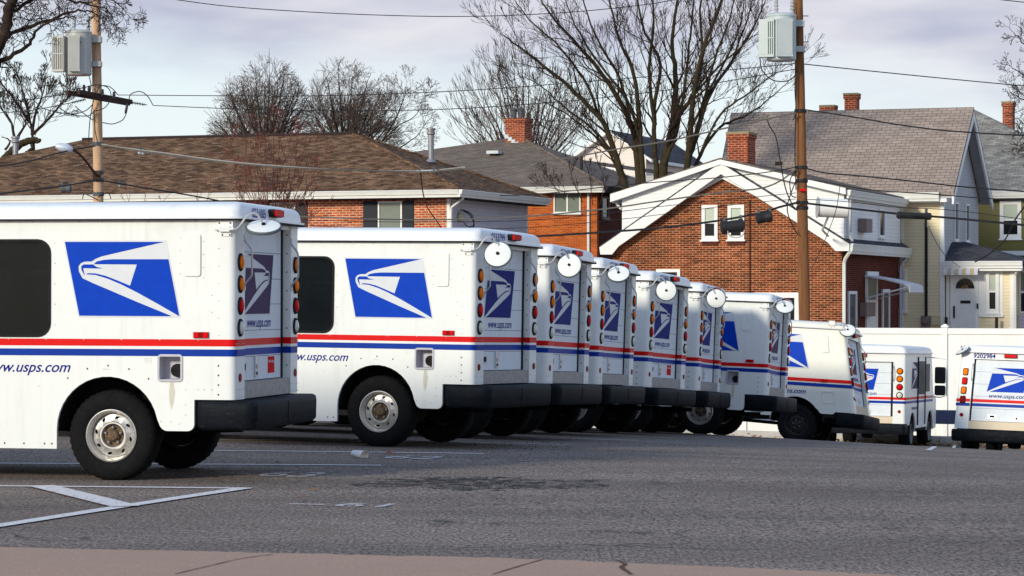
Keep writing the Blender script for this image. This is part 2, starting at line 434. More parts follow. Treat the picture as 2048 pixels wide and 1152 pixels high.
# ---------------------------------------------------------------- ground
def ground_sheet(name, poly, mat, lift, label=None, cat=None, kind=None, nx=None, jitter=0):
    # a thin sheet following the ground: polygon in world XY, cut into strips
    bm = bmesh.new(); vs = [bm.verts.new((p[0], p[1], 0)) for p in poly]; bm.faces.new(vs)
    ys = [p[1] for p in poly]; xs = [p[0] for p in poly]
    y = math.floor(min(ys))+1
    while y < max(ys):
        bmesh.ops.bisect_plane(bm, geom=bm.verts[:]+bm.edges[:]+bm.faces[:], plane_co=(0, y, 0), plane_no=(.768, .640, 0)); y += 1
    x = min(xs)
    while x < max(xs):
        bmesh.ops.bisect_plane(bm, geom=bm.verts[:]+bm.edges[:]+bm.faces[:], plane_co=(x, (min(ys)+max(ys))/2, 0), plane_no=(.768, .640, 0)); x += .7
    for v in bm.verts: v.co.z = gz(v.co.x, v.co.y)+lift
    me = bpy.data.meshes.new(name); bm.to_mesh(me); bm.free(); me.materials.append(mat)
    o = bpy.data.objects.new(name, me); C.objects.link(o)
    return tag(o, label, cat, None, kind)

def terrain():
    mb = MB(); ys = []
    y = -60.0
    while y < 10: ys.append(y); y += 6
    while y < 75: ys.append(y); y += .5
    while y < 330: ys.append(y); y += 12
    # columns follow lines of equal fall so that the crest stays smooth
    xs = [-160, -100, -60, -40]+[-30+1.0*i for i in range(66)]+[45, 60, 90, 130, 180]
    n = len(xs)
    for yy in ys:
        for xx in xs:
            mb.v.append(Vector((xx, yy, gz(xx, yy))))
    for i in range(len(ys)-1):
        for j in range(n-1):
            mb.f.append([i*n+j, i*n+j+1, (i+1)*n+j+1, (i+1)*n+j]); mb.m.append(0)
    return tag(mb.build('parking_lot_ground', M['asphalt'], smooth=60, recalc=False, uv=False), kind='structure')
terrain()

def gline(pts_px, wid, mat, lift, name, label, cat='marking', kind=None):
    a, b = [ground(*p) for p in pts_px]
    d = (b-a); d.z = 0; d.normalize(); nrm = Vector((-d.y, d.x, 0))*wid/2
    return ground_sheet(name, [(a+nrm)[:2], (b+nrm)[:2], (b-nrm)[:2], (a-nrm)[:2]], mat, lift, label, cat, kind)

# concrete apron along the near edge of the lot
random.seed(3)
ep = [ground(*p) for p in ((0, 1097), (350, 1104), (700, 1112), (1000, 1118.5), (1400, 1134), (1600, 1143.5), (1790, 1153), (2100, 1172))]
ep = [ep[0]+(ep[0]-ep[1])*5]+ep+[ep[-1]+(ep[-1]-ep[-2])*5]
edge = []
for q in catmull(ep, 14):
    edge.append((q.x, q.y+random.uniform(-.018, .018)*(1 if random.random() < .8 else 2.2)))
pl, pr = ep[0], ep[-1]
ground_sheet('concrete_apron', edge+[(pr.x, 2), (pl.x, 2)], M['concrete'], .006, kind='structure')
for k, pts in enumerate(([(350, 1152), (420, 1135), (480, 1121), (545, 1112)], [(985, 1152), (1040, 1135), (1100, 1118)], [(1235, 1124), (1250, 1132), (1243, 1138), (1262, 1152)])):
    mb = MB(); w = .006 if k < 2 else .012
    ps = [ground(*p) for p in pts]; ps = catmull(ps, 6)
    for i in range(len(ps)-1):
        a, b = ps[i], ps[i+1]; n = Vector((-(b-a).y, (b-a).x, 0)).normalized()*w*(.6+random.random()*.6)
        mb.face([(q.x, q.y, gz(q.x, q.y)+.010) for q in (a+n, b+n, b-n, a-n)])
    tag(mb.build('concrete_crack', M['crack_brown'], smooth=0),
        ['long diagonal crack in the concrete apron at the front left', 'diagonal crack in the concrete apron at the bottom centre', 'short ragged crack notched into the concrete apron edge'][k], 'crack')

# painted lines: no-parking triangle in front of the nearest van, then the stall lines
gline([(-120, 972), (490, 977.5)], .11, M['line_paint'], .005, 'painted_line', 'long white line behind the nearest van, upper side of the hatched triangle')
gline([(492, 977.5), (-60, 1063)], .13, M['line_paint'], .009, 'painted_line', 'slanting white line forming the lower side of the hatched triangle')
gline([(82, 974), (252, 1016)], .20, M['line_paint'], .013, 'painted_line', 'short wide white diagonal bar inside the hatched triangle')
gline([(-100, 927), (762, 931.5)], .10, M['line_paint'], .005, 'painted_line', 'white stall line running under the rear bumper of van 0231005')
gline([(330, 901), (968, 908)], .10, M['line_paint'], .005, 'painted_line', 'white stall line just below the rear wheel of van 0233799')
gline([(380, 879), (668, 882)], .10, M['line_paint'], .005, 'painted_line', 'faint white stall line seen between the first and second van')
gline([(700, 884), (1142, 890)], .10, M['line_worn'], .005, 'painted_line', 'faded white stall line behind van 0234600')
gline([(900, 876), (1272, 881)], .10, M['line_worn'], .005, 'painted_line', 'thin faded stall line behind the middle vans')
gline([(1856, 901), (1912, 886)], .07, M['line_paint'], .005, 'painted_line', 'slanting white stall line between the two small vans on the right')
# worn stall numbers painted on the asphalt (long digits read from the aisle)
def stall_number(px, py, body, w, h, ang, mat, label, dash=None):
    c = ground(px, py); a = R(ang)
    r = Vector((math.cos(a), -math.sin(a), 0)); u = Vector((math.sin(a), math.cos(a), 0))
    vs, fs = text_geo(body, 0, 'CENTER')
    mb = MB(); xs = [v[0] for v in vs]; ww = max(xs)-min(xs)
    pts = [c+r*(v[0]/ww*w)+u*((v[1]-.36)*h/.72) for v in vs]
    mb.v = [Vector((p.x, p.y, gz(p.x, p.y)+.008)) for p in pts]
    mb.f = [list(f) for f in fs]; mb.m = [0]*len(fs)
    if dash:
        q = c-r*(w*.5+.22)-u*.05
        mb.face([(p.x, p.y, gz(p.x, p.y)+.008) for p in (q-r*.16-u*.03, q+r*.1-u*.03, q+r*.1+u*.03, q-r*.16+u*.03)])
    tag(mb.build('stall_number', mat, smooth=0), label, 'marking')
stall_number(588, 950, '63', .46, .62, 15, M['line_worn'], 'worn white stall number on the asphalt behind van 0231005', True)
stall_number(830, 916, '62', .50, .55, 15, M['line_worn'], 'faint white stall number on the asphalt below van 0233799')
stall_number(738, 1012, '61', .36, .35, 15, M['line_worn'], 'smeared white paint mark alone in the open aisle', True)
# oil stains
def blot(px, py, rx, ry, mat, label, seed, name='oil_stain'):
    random.seed(seed); c = ground(px, py); poly = []
    for i in range(28):
        t = 2*math.pi*i/28; k = .45+.9*random.random()
        x, y = rx*k*math.cos(t), ry*k*math.sin(t); a = R(-12)
        poly.append((c.x+x*math.cos(a)-y*math.sin(a), c.y+x*math.sin(a)+y*math.cos(a)))
    ground_sheet(name, poly, mat, .004, label, 'stain')
blot(915, 967, .70, .75, M['oil_stain'], 'black oily patch on the asphalt in the middle of the aisle', 4)
blot(960, 962, .9, .5, M['oil_stain'], 'thin outer part of the oil patch, with ragged edges', 14)
blot(1075, 972, .5, .4, M['oil_stain'], 'smaller dark oily streak right of the big oil patch', 5)
blot(930, 1046, .55, .30, M['wear_stain'], 'faint dark smudge on the asphalt below the oil patch', 6)
blot(1235, 1065, .30, .2, M['wear_stain'], 'small faint dark smudge on the open asphalt to the right', 8)
blot(1400, 965, .9, .5, M['wear_stain'], 'wide faint dark wear on the asphalt near the far vans', 9)
# crumbs of broken asphalt
random.seed(11); mb = MB()
for i in range(260):
    k = random.random()
    if k < .45: px, py = random.gauss(960, 80), random.gauss(968, 7)
    elif k < .8: px, py = random.uniform(940, 1140), random.gauss(893, 6)
    else: px, py = random.gauss(700, 190), random.gauss(985, 16)
    p = ground(px, max(884, py)); s = random.uniform(.003, .008)*(1.3 if py < 915 else 1)
    q = [p+Vector((random.uniform(-s, s), random.uniform(-s, s), 0)) for _ in range(4)]
    n = len(mb.v); top = p+Vector((0, 0, s*.7+.004)); a = random.random()*6
    base = [p+Vector((math.cos(a+j*1.57)*s, math.sin(a+j*1.57)*s*.8, 0)) for j in range(4)]
    mb.v += base+[top]
    for j in range(4): mb.f.append([n+j, n+(j+1) % 4, n+4]); mb.m.append(0)
tag(mb.build('asphalt_crumbs', M['crumb'], smooth=0, uv=False), 'black crumbs of broken asphalt scattered over the aisle', 'gravel', kind='stuff')
# litter
p = ground(718, 916)
cup = empty('paper_cup', p, R(-20), 'crushed white foam cup lying on the asphalt behind van 0233799', 'cup')
mb = MB(); mb.lathe([(.030, -.075), (.034, -.07), (.058, .055), (.062, .06), (.060, .062), (.054, .055), (.030, -.06)], (0, 0, .040), (.93, -.25, -.18), 20, cap0=True)
mb.v = [Vector((v.x, v.y, max(.004, v.z*.8))) for v in mb.v]
mb.build('cup_wall', M['foam_white'], cup)
mb = MB(); mb.lathe([(.0545, .045), (.02, .03)], (0, 0, .040), (.93, -.25, -.18), 20, cap1=True)
mb.v = [Vector((v.x, v.y, max(.006, v.z*.8))) for v in mb.v]
mb.build('cup_inside', M['sill_tan'], cup)
for k, (px, py, s, mt, lb) in enumerate(((780, 909, .05, 'leaf_red', 'dry reddish leaf lying right of the foam cup'), (627, 981, .045, 'leaf_dry', 'pale dry leaf on the asphalt below the stall number'),
                                   (604, 994, .022, 'sign_red', 'tiny red scrap of litter in the aisle'), (556, 929, .05, 'leaf_red', 'dry brown leaf lying on the stall line behind van 0231005'))):
    p = ground(px, py); mb = MB()
    pts = [(-1, 0, .1), (-.4, .5, .35), (.4, .45, .1), (1, 0, .45), (.4, -.5, .2), (-.4, -.4, .5)]
    mb.sheet([(q[0], q[1]) for q in pts], lambda u, v: (u*s, v*s, s*.35+.25*s*math.sin(u*3+v*4)))
    o = mb.build('dry_leaf' if k != 2 else 'litter_scrap', M[mt], smooth=60); o.location = p; o.rotation_euler = (0, 0, k*.7)
    tag(o, lb, 'leaf' if k != 2 else 'litter')

# ---------------------------------------------------------------- mail vans
LOGO_B1 = [(135,130),(1315,132),(900,225),(700,270),(570,300),(500,328),(455,358),(370,360),(325,378),(298,415),(302,475),(345,553),(470,610),(700,705),(1000,830),(1410,993),(310,990)]
LOGO_B2 = [(480,390),(515,358),(600,340),(700,333),(1365,333),(1495,993),(1250,855),(1000,720),(800,622),(650,560),(500,515),(390,508),(410,495),(500,497),(620,525),(760,578),(912,640),(992,394)]
LOGO_B3 = [(475,393),(360,393),(330,415),(335,460),(375,527),(352,440),(370,436),(520,440),(595,437),(520,425),(485,405)]
def emblem(o, right, up, out, W, H, mir=False):
    o, right, up, out = Vector(o), Vector(right), Vector(up), Vector(out)
    def fn(d):
        def g(x, y):
            u = (x-813.5)/1397; v = -(y-561.5)/897
            if mir: u = -u
            return o+right*(u*W)+up*(v*H)+out*d
        return g
    mb = MB()
    mb.sheet([(115,113),(1340,113),(1512,1010),(300,1012)], fn(.0015), 0)
    for b in (LOGO_B1, LOGO_B2, LOGO_B3): mb.sheet(b, fn(.0035), 1)
    return mb

def make_wheel(kind, r=.36):
    # axis along -y (outer face towards -y); wheel centre at the origin
    w = .115
    drum = MB(); drum.lathe([(.16, -.02), (.16, .10)], (0, 0, 0), (0, 1, 0), 20, cap0=True, cap1=True)
    t = MB()
    t.lathe([(.200, -w+.012), (.215, -w), (.262, -w-.012), (r-.045, -w-.006), (r-.018, -w+.012), (r-.006, -w+.032), (r, -w+.05), (r, w-.05), (r-.006, w-.032), (r-.018, w-.012), (r-.05, w), (.215, w), (.2, w-.01)], (0, 0, 0), (0, 1, 0), 84, jag=.022)
    rim = MB(); a = (0, 1, 0); z = (0, 0, 0)
    rim.lathe([(.203, -w+.014), (.207, -w-.003), (.200, -w-.006), (.192, -w+.004), (.186, -w+.03), (.178, -w+.038), (.172, -w+.07), (.168, -w+.062)], z, a, 40, 0)
    # disc with eight slots
    n = 8
    for k in range(n):
        a0, a1 = 2*math.pi*k/n, 2*math.pi*(k+1)/n; am = (a0+a1)/2
        bd = []; q = 4
        for i in range(q+1): t_ = a0+(a1-a0)*i/q; bd.append((.168, t_))
        for i in range(1, 3): bd.append((.168-(.168-.112)*i/3, a1))
        for i in range(q+1): t_ = a1+(a0-a1)*i/q; bd.append((.112, t_))
        for i in range(1, 3): bd.append((.112+(.168-.112)*i/3, a0))
        cen = Vector((.143*math.cos(am), .143*math.sin(am)))
        outer = []; inner = []
        for (rad, t_) in bd:
            p2 = Vector((rad*math.cos(t_), rad*math.sin(t_)))
            d = p2-cen
            e = Vector((math.cos(am+.45), math.sin(am+.45))); f = Vector((-e.y, e.x))
            ang = math.atan2(d.dot(f)/.021, d.dot(e)/.012)
            h = cen+e*(.0105*math.cos(ang))+f*(.020*math.sin(ang))
            hh = -w+.062-(.168-rad)/.056*.018
            outer.append(Vector((p2.x, hh, p2.y))); inner.append(Vector((h.x, -w+.054, h.y)))
        inn2 = [v+Vector((0, .02, 0)) for v in inner]
        rim.rings([outer, inner, inn2], 0, False, False)
    rim.lathe([(.112, -w+.044), (.104, -w+.036), (.094, -w+.036), (.087, -w+.046), (.083, -w+.075)], z, a, 40, 0)
    hub = MB()
    hub.lathe([(.085, -w+.07), (.05, -w+.066), (.045, -w+.04), (.034, -w+.028), (.0, -w+.026)], z, a, 24, 0)
    for k in range(5):
        t_ = 2*math.pi*k/5+.3
        hub.lathe([(.0125, -w+.07), (.0125, -w+.04), (.007, -w+.036), (0, -w+.036)], (.064*math.cos(t_), 0, .064*math.sin(t_)), a, 6, 1)
    return drum, t, rim, hub

def prof_side(o):
    # outline of the flank, from the rear post forward; x negative to the front
    L, zb = o['L'], o['zb']
    pts = [(-.12, o['zr'])]
    pts += [(-.33, o['zr'])]+arc(-.385, o['zq']+.055, .055, 0, -90, 5)
    pts += arc(-.545, o['zq']+.07, .07, -90, -165, 5)
    wx, wr = o['wx']-.025, o['arch']-.005
    pts += arc(wx, o['archz'], wr, math.degrees(math.asin((o['zq']+.09-o['archz'])/wr)), 180, 18)
    pts += [(wx-wr, zb)]
    fx = o['fx']
    pts += [(fx+wr, zb)]+arc(fx, o['archz'], wr, 0, 180, 16)+[(-L, .40), (-L, 1.02), (-L+.45, 1.16), (-L+.80, o['zt']), (-.12, o['zt'])]
    return pts

def build_van(name, o, dfm=None):
    body_m, roof_m = M[o['body']], M[o['roof']]
    root = empty(name)
    B = lambda mb, nm, mt, par=root, sm=35: mb.build(nm, mt, par, sm, deform=dfm)
    L, zt, zr, HW = o['L'], o['zt'], o['zr'], .95
    # ---- shell
    prof = prof_side(o)
    win = rr(-2.55, -1.50, 1.12, 1.89, .11) if o['ffv'] else rr(-2.6, -1.95, 1.22, 1.84, .05)
    fuel = rr(-.612, -.438, .793, .976, .02)
    holes = [win]+([fuel] if o['ffv'] else [])
    mb = MB()
    mb.prism(prof, lambda u, v, h: (u, h, v), -HW, -HW+.03, 0, 0, holes)
    mb.prism(prof, lambda u, v, h: (u, h, v), HW-.03, HW, 0, 0, [win])
    mb.box((-L+.80, -HW+.04, zt-.03), (-.10, HW-.04, zt-.005))          # ceiling
    mb.box((-L, -HW+.03, .40), (-L+.03, HW-.03, 1.02))                   # nose
    mb.face([(-L, -HW+.03, 1.02), (-L, HW-.03, 1.02), (-L+.45, HW-.03, 1.16), (-L+.45, -HW+.03, 1.16)])
    shell = mb
    mb = MB()                                                            # windscreen
    mb.face([(-L+.455, -HW+.06, 1.17), (-L+.455, HW-.06, 1.17), (-L+.80, HW-.06, zt-.04), (-L+.80, -HW+.06, zt-.04)])
    B(mb, 'windscreen', M['glass_dark'])
    mb = MB(); mb.box((-L-.08, -.9, .38), (-L+.0, .9, .56)); B(mb, 'front_bumper', M['bumper_black'])
    for s in (-1, 1):
        mb = MB(); mb.lathe([(.075, 0), (.075, .02), (.05, .03)], (-L-.002, s*.68, .78), (-1, 0, 0), 16, cap1=True); B(mb, 'headlight', M['clear_lens'])
    # windows (dark glass with rubber edge and sliding divider)
    for s in (-1, 1):
        mb = MB(); mb.prism(win, lambda u, v, h: (u, h, v), s*(HW-.022), s*(HW-.018))
        wd = B(mb, 'side_window', M['glass_dark'])
        inn = rr(win_x(win)[0]+.022, win_x(win)[1]-.022, win_x(win)[2]+.022, win_x(win)[3]-.022, .09 if o['ffv'] else .03)
        mb = MB(); mb.prism(win, lambda u, v, h: (u, h, v), s*(HW-.02), s*(HW+.006), 0, 0, [inn])
        B(mb, 'window_rubber', M['rubber'], wd)
        mb = MB(); xm = sum(win_x(win)[:2])/2
        mb.box((xm-.012, s*(HW-.018), 1.14 if o['ffv'] else 1.24), (xm+.012, s*(HW-.012), 1.87 if o['ffv'] else 1.82)); B(mb, 'window_divider', M['cab_grey'], wd)
    if o['ffv']:
        mb = MB(); mb.box((-2.35, .30, 1.62), (-1.75, .36, 1.66)); mb.box((-1.90, .2, 1.0), (-1.87, .24, 1.6)); mb.box((-2.9, -.88, .95), (-1.2, .88, 1.0)); B(mb, 'cargo_shelf', M['steel'])
        mb = MB(); mb.box((-1.18, -.9, .95), (-1.15, .9, 2.0)); mb.box((-1.15, .86, 1.0), (-3.0, .89, 2.0)); mb.box((-3.0, -.9, .95), (-3.03, .9, 2.0)); B(mb, 'cargo_lining', M['cab_grey'])
    # chassis, wheel housings
    mb = MB(); wx, wr, az, fx = o['wx'], o['arch']+.02, o['archz'], o['fx']
    ch = [(-.13, .46), (-.13, .66), (-.70, .68)]+[(wx+(wr+.1), .75)]+[(wx, az+wr+.12), (wx-wr-.05, .72), (fx+wr, .72), (fx, az+wr+.1), (-L+.1, .9), (-L+.05, .42), (fx-wr, .42)]+arc(fx, az, wr, 180, 0, 12)+[(wx-wr, .42)]+arc(wx, az, wr, 180, 0, 12)+[(wx+wr+.02, .46)]
    mb.prism(ch, lambda u, v, h: (u, h, v), -HW+.035, HW-.035)
    mb.box((wx-.5, -.52, .40), (wx+.48, .52, az+wr)); mb.box((fx-.5, -.52, .40), (fx+.48, .52, az+wr))
    mb.tube([(wx, -.8, .345), (wx, .8, .345)], .05, 8); mb.lathe([(.02, -.14), (.12, -.1), (.13, 0), (.12, .1), (.02, .14)], (wx, 0, .345), (0, 1, 0), 12)
    mb.tube([(fx, -.8, .345), (fx, .8, .345)], .04, 8)
    mb.tube([(-.3, .3, .36), (-1.2, .3, .33), (-2.2, .35, .36)], .03, 6)   # exhaust pipe
    B(mb, 'chassis', M['under_dark'])
    # ---- corner posts
    for s in (-1, 1):
        out = [(-.12, s*HW), (-.055, s*HW)]+[(-.055+.055*math.sin(R(a)), s*(HW-.055+.055*math.cos(R(a)))) for a in range(15, 91, 15)]+[(0, s*.69), (-.10, s*.69), (-.12, s*.69)]
        mb = MB(); mb.prism(out, lambda u, v, h: (u, v, h), zr, zt)
        B(mb, 'corner_post', body_m)
    # ---- roller door
    mb = MB(); zs = [o['zd0']]+[z for z in o['slats']]+[o['zd1']]; xd_ = -.073
    for i in range(len(zs)-1):
        mb.box((xd_-.027, -.688, zs[i]+.0022), (xd_, .688, zs[i+1]-.0022))
    mb.box((xd_-.040, -.688, zs[0]), (xd_-.029, .688, zs[-1]))
    door = B(mb, 'roller_door', M['door_white'])
    mb = MB(); mb.box((xd_-.028, -.684, zs[0]+.001), (xd_-.012, .684, zs[-1]-.001)); B(mb, 'door_joint', M['fin_dark'], door)
    for ya, yb in ((-.689, -.66), (.635, .689)):
        mb = MB(); mb.box((xd_-.002, ya, o['zd0']), (xd_+.005, yb, o['zd1'])); B(mb, 'door_seal', M['rubber'], door)
    mb = MB(); mb.box((-.10, -.69, o['zd1']), (-.012, .69, zt-.002)); B(mb, 'door_header', body_m)
    mb = MB(); mb.box((-.13, -.69, zr+.002), (-.008, .69, o['zd0']-.004)); B(mb, 'door_sill', M['sill_plate' if o['ffv'] else 'sill_tan'])
    mb = MB()
    if o['ffv']:
        mb.box((-.073, -.535, .845), (-.066, -.40, .925)); lk = B(mb, 'door_lock', M['steel'], door)
        mb = MB(); mb.box((-.066, -.505, .86), (-.065, -.43, .91)); B(mb, 'keyhole', M['under_dark'], door)
        mb = MB(); mb.box((-.073, -.17, .80), (-.060, -.08, .965)); mb.box((-.062, -.15, .87), (-.046, -.10, .90)); mb.box((-.062, -.145, .815), (-.0585, -.105, .84), 1); B(mb, 'door_latch', [M['steel'], M['under_dark']], door)
    else:
        mb.box((-.073, -.35, .76), (-.066, -.2, .84)); lk = B(mb, 'door_lock', M['steel'], door)
        mb = MB(); mb.box((-.066, -.32, .78), (-.065, -.23, .82)); B(mb, 'keyhole', M['under_dark'], door)
        mb = MB(); mb.box((-.073, .12, .74), (-.062, .22, .85)); mb.box((-.063, .15, .76), (-.0605, .19, .80), 1); B(mb, 'door_latch', [M['steel'], M['under_dark']], door)
    # ---- roof cap
    mb = MB(); rs = []
    x0, x1 = -L+.74, (.035 if o['ffv'] else .008)
    rh = o['rh']
    for ins, dz in ((-.028, -.004), (-.028, .012), (0, .016), (.002, rh*.35), (.012, rh*.56), (.030, rh*.74), (.058, rh*.88), (.10, rh*.99), (.17, rh*1.08), (.3, rh*1.17), (.5, rh*1.24), (.85, rh*1.3)):
        k = .35 if ins > 0 else 1
        rs.append([(p[0], p[1], zt+dz) for p in rr(x0+ins*k, x1-ins*k, -HW-.01+ins, HW+.01-ins, max(.012, .10-ins*.6))])
    mb.rings(rs); roof = B(mb, 'roof', roof_m, sm=50)
    mb = MB(); mb.rings([[(p[0], p[1], zt+dz) for p in rr(x0, x1, -HW-.01, HW+.01, .09, -.030)] for dz in (-.016, -.004)]); B(mb, 'drip_rail', M['rubber' if o['ffv'] else 'recess_grey'], roof)
    # high brake lamp
    zl = zt+.035 if o['ffv'] else zt-.09
    xl = .035 if o['ffv'] else -.012
    mb = MB(); mb.box((xl-.005, -.12, zl), (xl+.045, .12, zl+.062))
    h = B(mb, 'brake_lamp', M['rubber'])
    mb = MB(); mb.box((xl+.03, -.115, zl+.005), (xl+.062, .118, zl+.057)); B(mb, 'brake_lens', M['red_lens'], h)
    # ---- tail lights
    yl = .825
    for s in (-1, 1):
        for z, col in o['lights']:
            mb = MB()
            if o['round']: mb.lathe([(.070, -.004), (.070, .010), (.060, .016), (.054, .008)], (0, s*yl, z), (1, 0, 0), 24, cap0=True, cap1=True)
            else: mb.rings([[(x, p[0], p[1]) for p in rr(s*yl-.052, s*yl+.052, z-.068, z+.068, .025, i)] for x, i in ((-.004, 0), (.012, 0), (.016, .008))])
            hs = B(mb, 'tail_light', M['rubber'])
            mb = MB()
            if o['round']: mb.lathe([(.053, .006), (.050, .018), (.035, .026), (0, .028)], (0, s*yl, z), (1, 0, 0), 24)
            else: mb.rings([[(x, p[0], p[1]) for p in rr(s*yl-.042, s*yl+.042, z-.058, z+.058, .02, i)] for x, i in ((.010, 0), (.022, .004), (.026, .02))])
            B(mb, 'lens', M[col], hs)
        mb = MB(); mb.lathe([(.034, 0), (.032, .008)], (0, s*yl, .81), (1, 0, 0), 18, cap1=True); B(mb, 'reflector', M['dark_red_lens'])
    # ---- stripes round the flank, posts and door
    zs0 = o['stripe']
    for zz0, zz1, mt in ((zs0+.078, zs0+.132, 'stripe_red'), (zs0, zs0+.054, 'stripe_blue')):
        mb = MB(); e = .0015
        for s in (-1, 1):
            mb.box((-L+.5, s*(HW-.002), zz0), (-.055, s*(HW+e), zz1))
            rs = []
            for a in range(0, 91, 15):
                x, y = -.055+(.055+e)*math.sin(R(a)), s*(HW-.055+(.055+e)*math.cos(R(a)))
                rs.append([(x, y, zz0), (x, y, zz1)])
            for i in range(len(rs)-1): mb.face([rs[i][0], rs[i+1][0], rs[i+1][1], rs[i][1]])
            mb.box((-.002, s*.69, zz0), (e, s*(HW-.055), zz1))
            mb.box((-.09, s*.6885, zz0), (-.001, s*.692, zz1))
        mb.box((-.0735, -.66, zz0), (-.0715, .635, zz1))
        B(mb, 'stripe', M[mt])
    # ---- emblems and lettering
    ew, eh, ex, ez = o['logo']
    B(emblem((ex, -HW, ez), (1, 0, 0), (0, 0, 1), (0, -1, 0), ew, eh), 'emblem', [M['logo_silver'], M['logo_blue']])
    B(emblem((ex, HW, ez), (-1, 0, 0), (0, 0, 1), (0, 1, 0), ew, eh, True), 'emblem', [M['logo_silver'], M[o['farlogo']]])
    rw, rh_, ry, rz = o['rlogo']
    B(emblem((-.073, ry, rz), (0, 1, 0), (0, 0, 1), (1, 0, 0), rw, rh_, True), 'emblem', [M['logo_silver'], M[o['rearlogo']]], door)
    tx, tz = o['text']
    mb = MB()
    mb.text('www.usps.com', .118, (tx, -HW-.002, tz), (1, 0, 0), (0, 0, 1), .35, 1.02, align='RIGHT')
    B(mb, 'lettering', M['ink_blue'], sm=0)
    mb = MB(); mb.text('www.usps.com', .118, (tx, HW+.002, tz), (-1, 0, 0), (0, 0, 1), .35, 1.02, align='LEFT'); B(mb, 'lettering', M['ink_blue'], sm=0)
    mb = MB(); mb.text('www.usps.com', .115, (-.0712, o['rtxt'][0], o['rtxt'][1]), (0, 1, 0), (0, 0, 1), .2, 1.0, align='CENTER'); B(mb, 'lettering', M['ink_blue'], door, 0)
    # ---- bumper
    mb = MB(); bz0, bz1 = o['bump']
    mb.rings([[(p[0], p[1], z) for p in rr(-.325, .17, -HW-.025, HW+.025, .09, i)] for z, i in ((bz0, .03), (bz0+.03, .004), (bz1-.05, 0), (bz1-.015, .006), (bz1, .03))])
    bm_ = B(mb, 'rear_bumper', M['bumper_black'], sm=50)
    mb = MB(); mb.box((.168, -.006, bz0+.03), (.1735, .006, bz1-.03)); mb.box((-.1, -.006, bz1-.002), (.14, .006, bz1+.002)); B(mb, 'bumper_seam', M['under_dark'], bm_)
    # ---- side hatch, marker, fuel pocket
    hx0, hx1, hz0, hz1 = o['hatch']
    mb = MB(); mb.prism(rr(hx0, hx1, hz0, hz1, .022), lambda u, v, h: (u, h, v), -HW-.012, -HW+.001); B(mb, 'vent_hatch', body_m)
    mb = MB(); mx, mz = o['marker']
    mb.box((mx-.06, -HW-.016, mz-.023), (mx+.06, -HW+.001, mz+.023)); mk = B(mb, 'side_marker', M['dark_red_lens'])
    mb = MB(); mb.box((mx-.058, -HW-.0185, mz-.02), (mx-.018, -HW-.0155, mz+.02)); mb.box((mx+.018, -HW-.0185, mz-.02), (mx+.058, -HW-.0155, mz+.02)); B(mb, 'marker_lens', M['red_lens'], mk)
    if o['ffv']:
        mb = MB(); oz = lambda i, d: [(p[0], -HW-d, p[1]) for p in rr(-.628, -.422, .777, .992, .03, i)]
        mb.rings([oz(0, -.002), oz(0, .006), oz(.004, .009), oz(.018, .009), oz(.020, .0), oz(.024, -.10), ], 0, False, True)
        fp = B(mb, 'fuel_recess', M['recess_grey'])
        mb = MB(); mb.lathe([(.052, .02), (.052, .055), (.044, .062), (.02, .064)], (-.49, -HW+.12, .865), (0, -1, 0), 16, cap1=True); mb.box((-.535, -HW+.05, .858), (-.445, -HW+.066, .872)); B(mb, 'fuel_cap', M['rubber'], fp)
        mb = MB(); mb.sheet([(-.525, .775), (-.50, .78), (-.485, .70), (-.50, .60), (-.515, .56), (-.53, .62), (-.535, .70)], lambda u, v: (u, -HW-.0012, v)); B(mb, 'stain', M['stain_tan'], fp)
        mb = MB(); mb.box((-.735, -HW-.0015, .955), (-.675, -HW, .962)); mb.box((-.735, -HW-.0015, .942), (-.675, -HW, .949)); mb.box((-.735, -HW-.0015, .929), (-.675, -HW, .936)); B(mb, 'data_plate', M['steel']); mb = MB(); mb.box((-1.07, -HW-.0015, .868), (-1.01, -HW, .878)); B(mb, 'data_plate', M['steel'])
    else:
        mb = MB(); mb.prism(rr(-.55, -.33, .70, .90, .02), lambda u, v, h: (u, h, v), -HW-.006, -HW+.001, 0, 0, [rr(-.542, -.338, .708, .892, .016)]); B(mb, 'fuel_flap', body_m)
    # ---- grab rails
    for s in (-1, 1):
        y = s*.70; z0, z1 = (1.55, 1.87) if o['ffv'] else (1.45, 1.75)
        mb = MB(); mb.tube(catmull([(0, y, z1+.03), (.012, y, z1), (.055, y+.0, z1-.06), (.06, y, z1-.12), (.06, y, z0+.09), (.055, y, z0+.05), (.012, y, z0), (0, y, z0-.03)], 3), .0085, 6)
        mb.box((0, y-.014, z1), (.006, y+.014, z1+.06)); mb.box((0, y-.014, z0-.06), (.006, y+.014, z0)); B(mb, 'grab_rail', M['steel'])
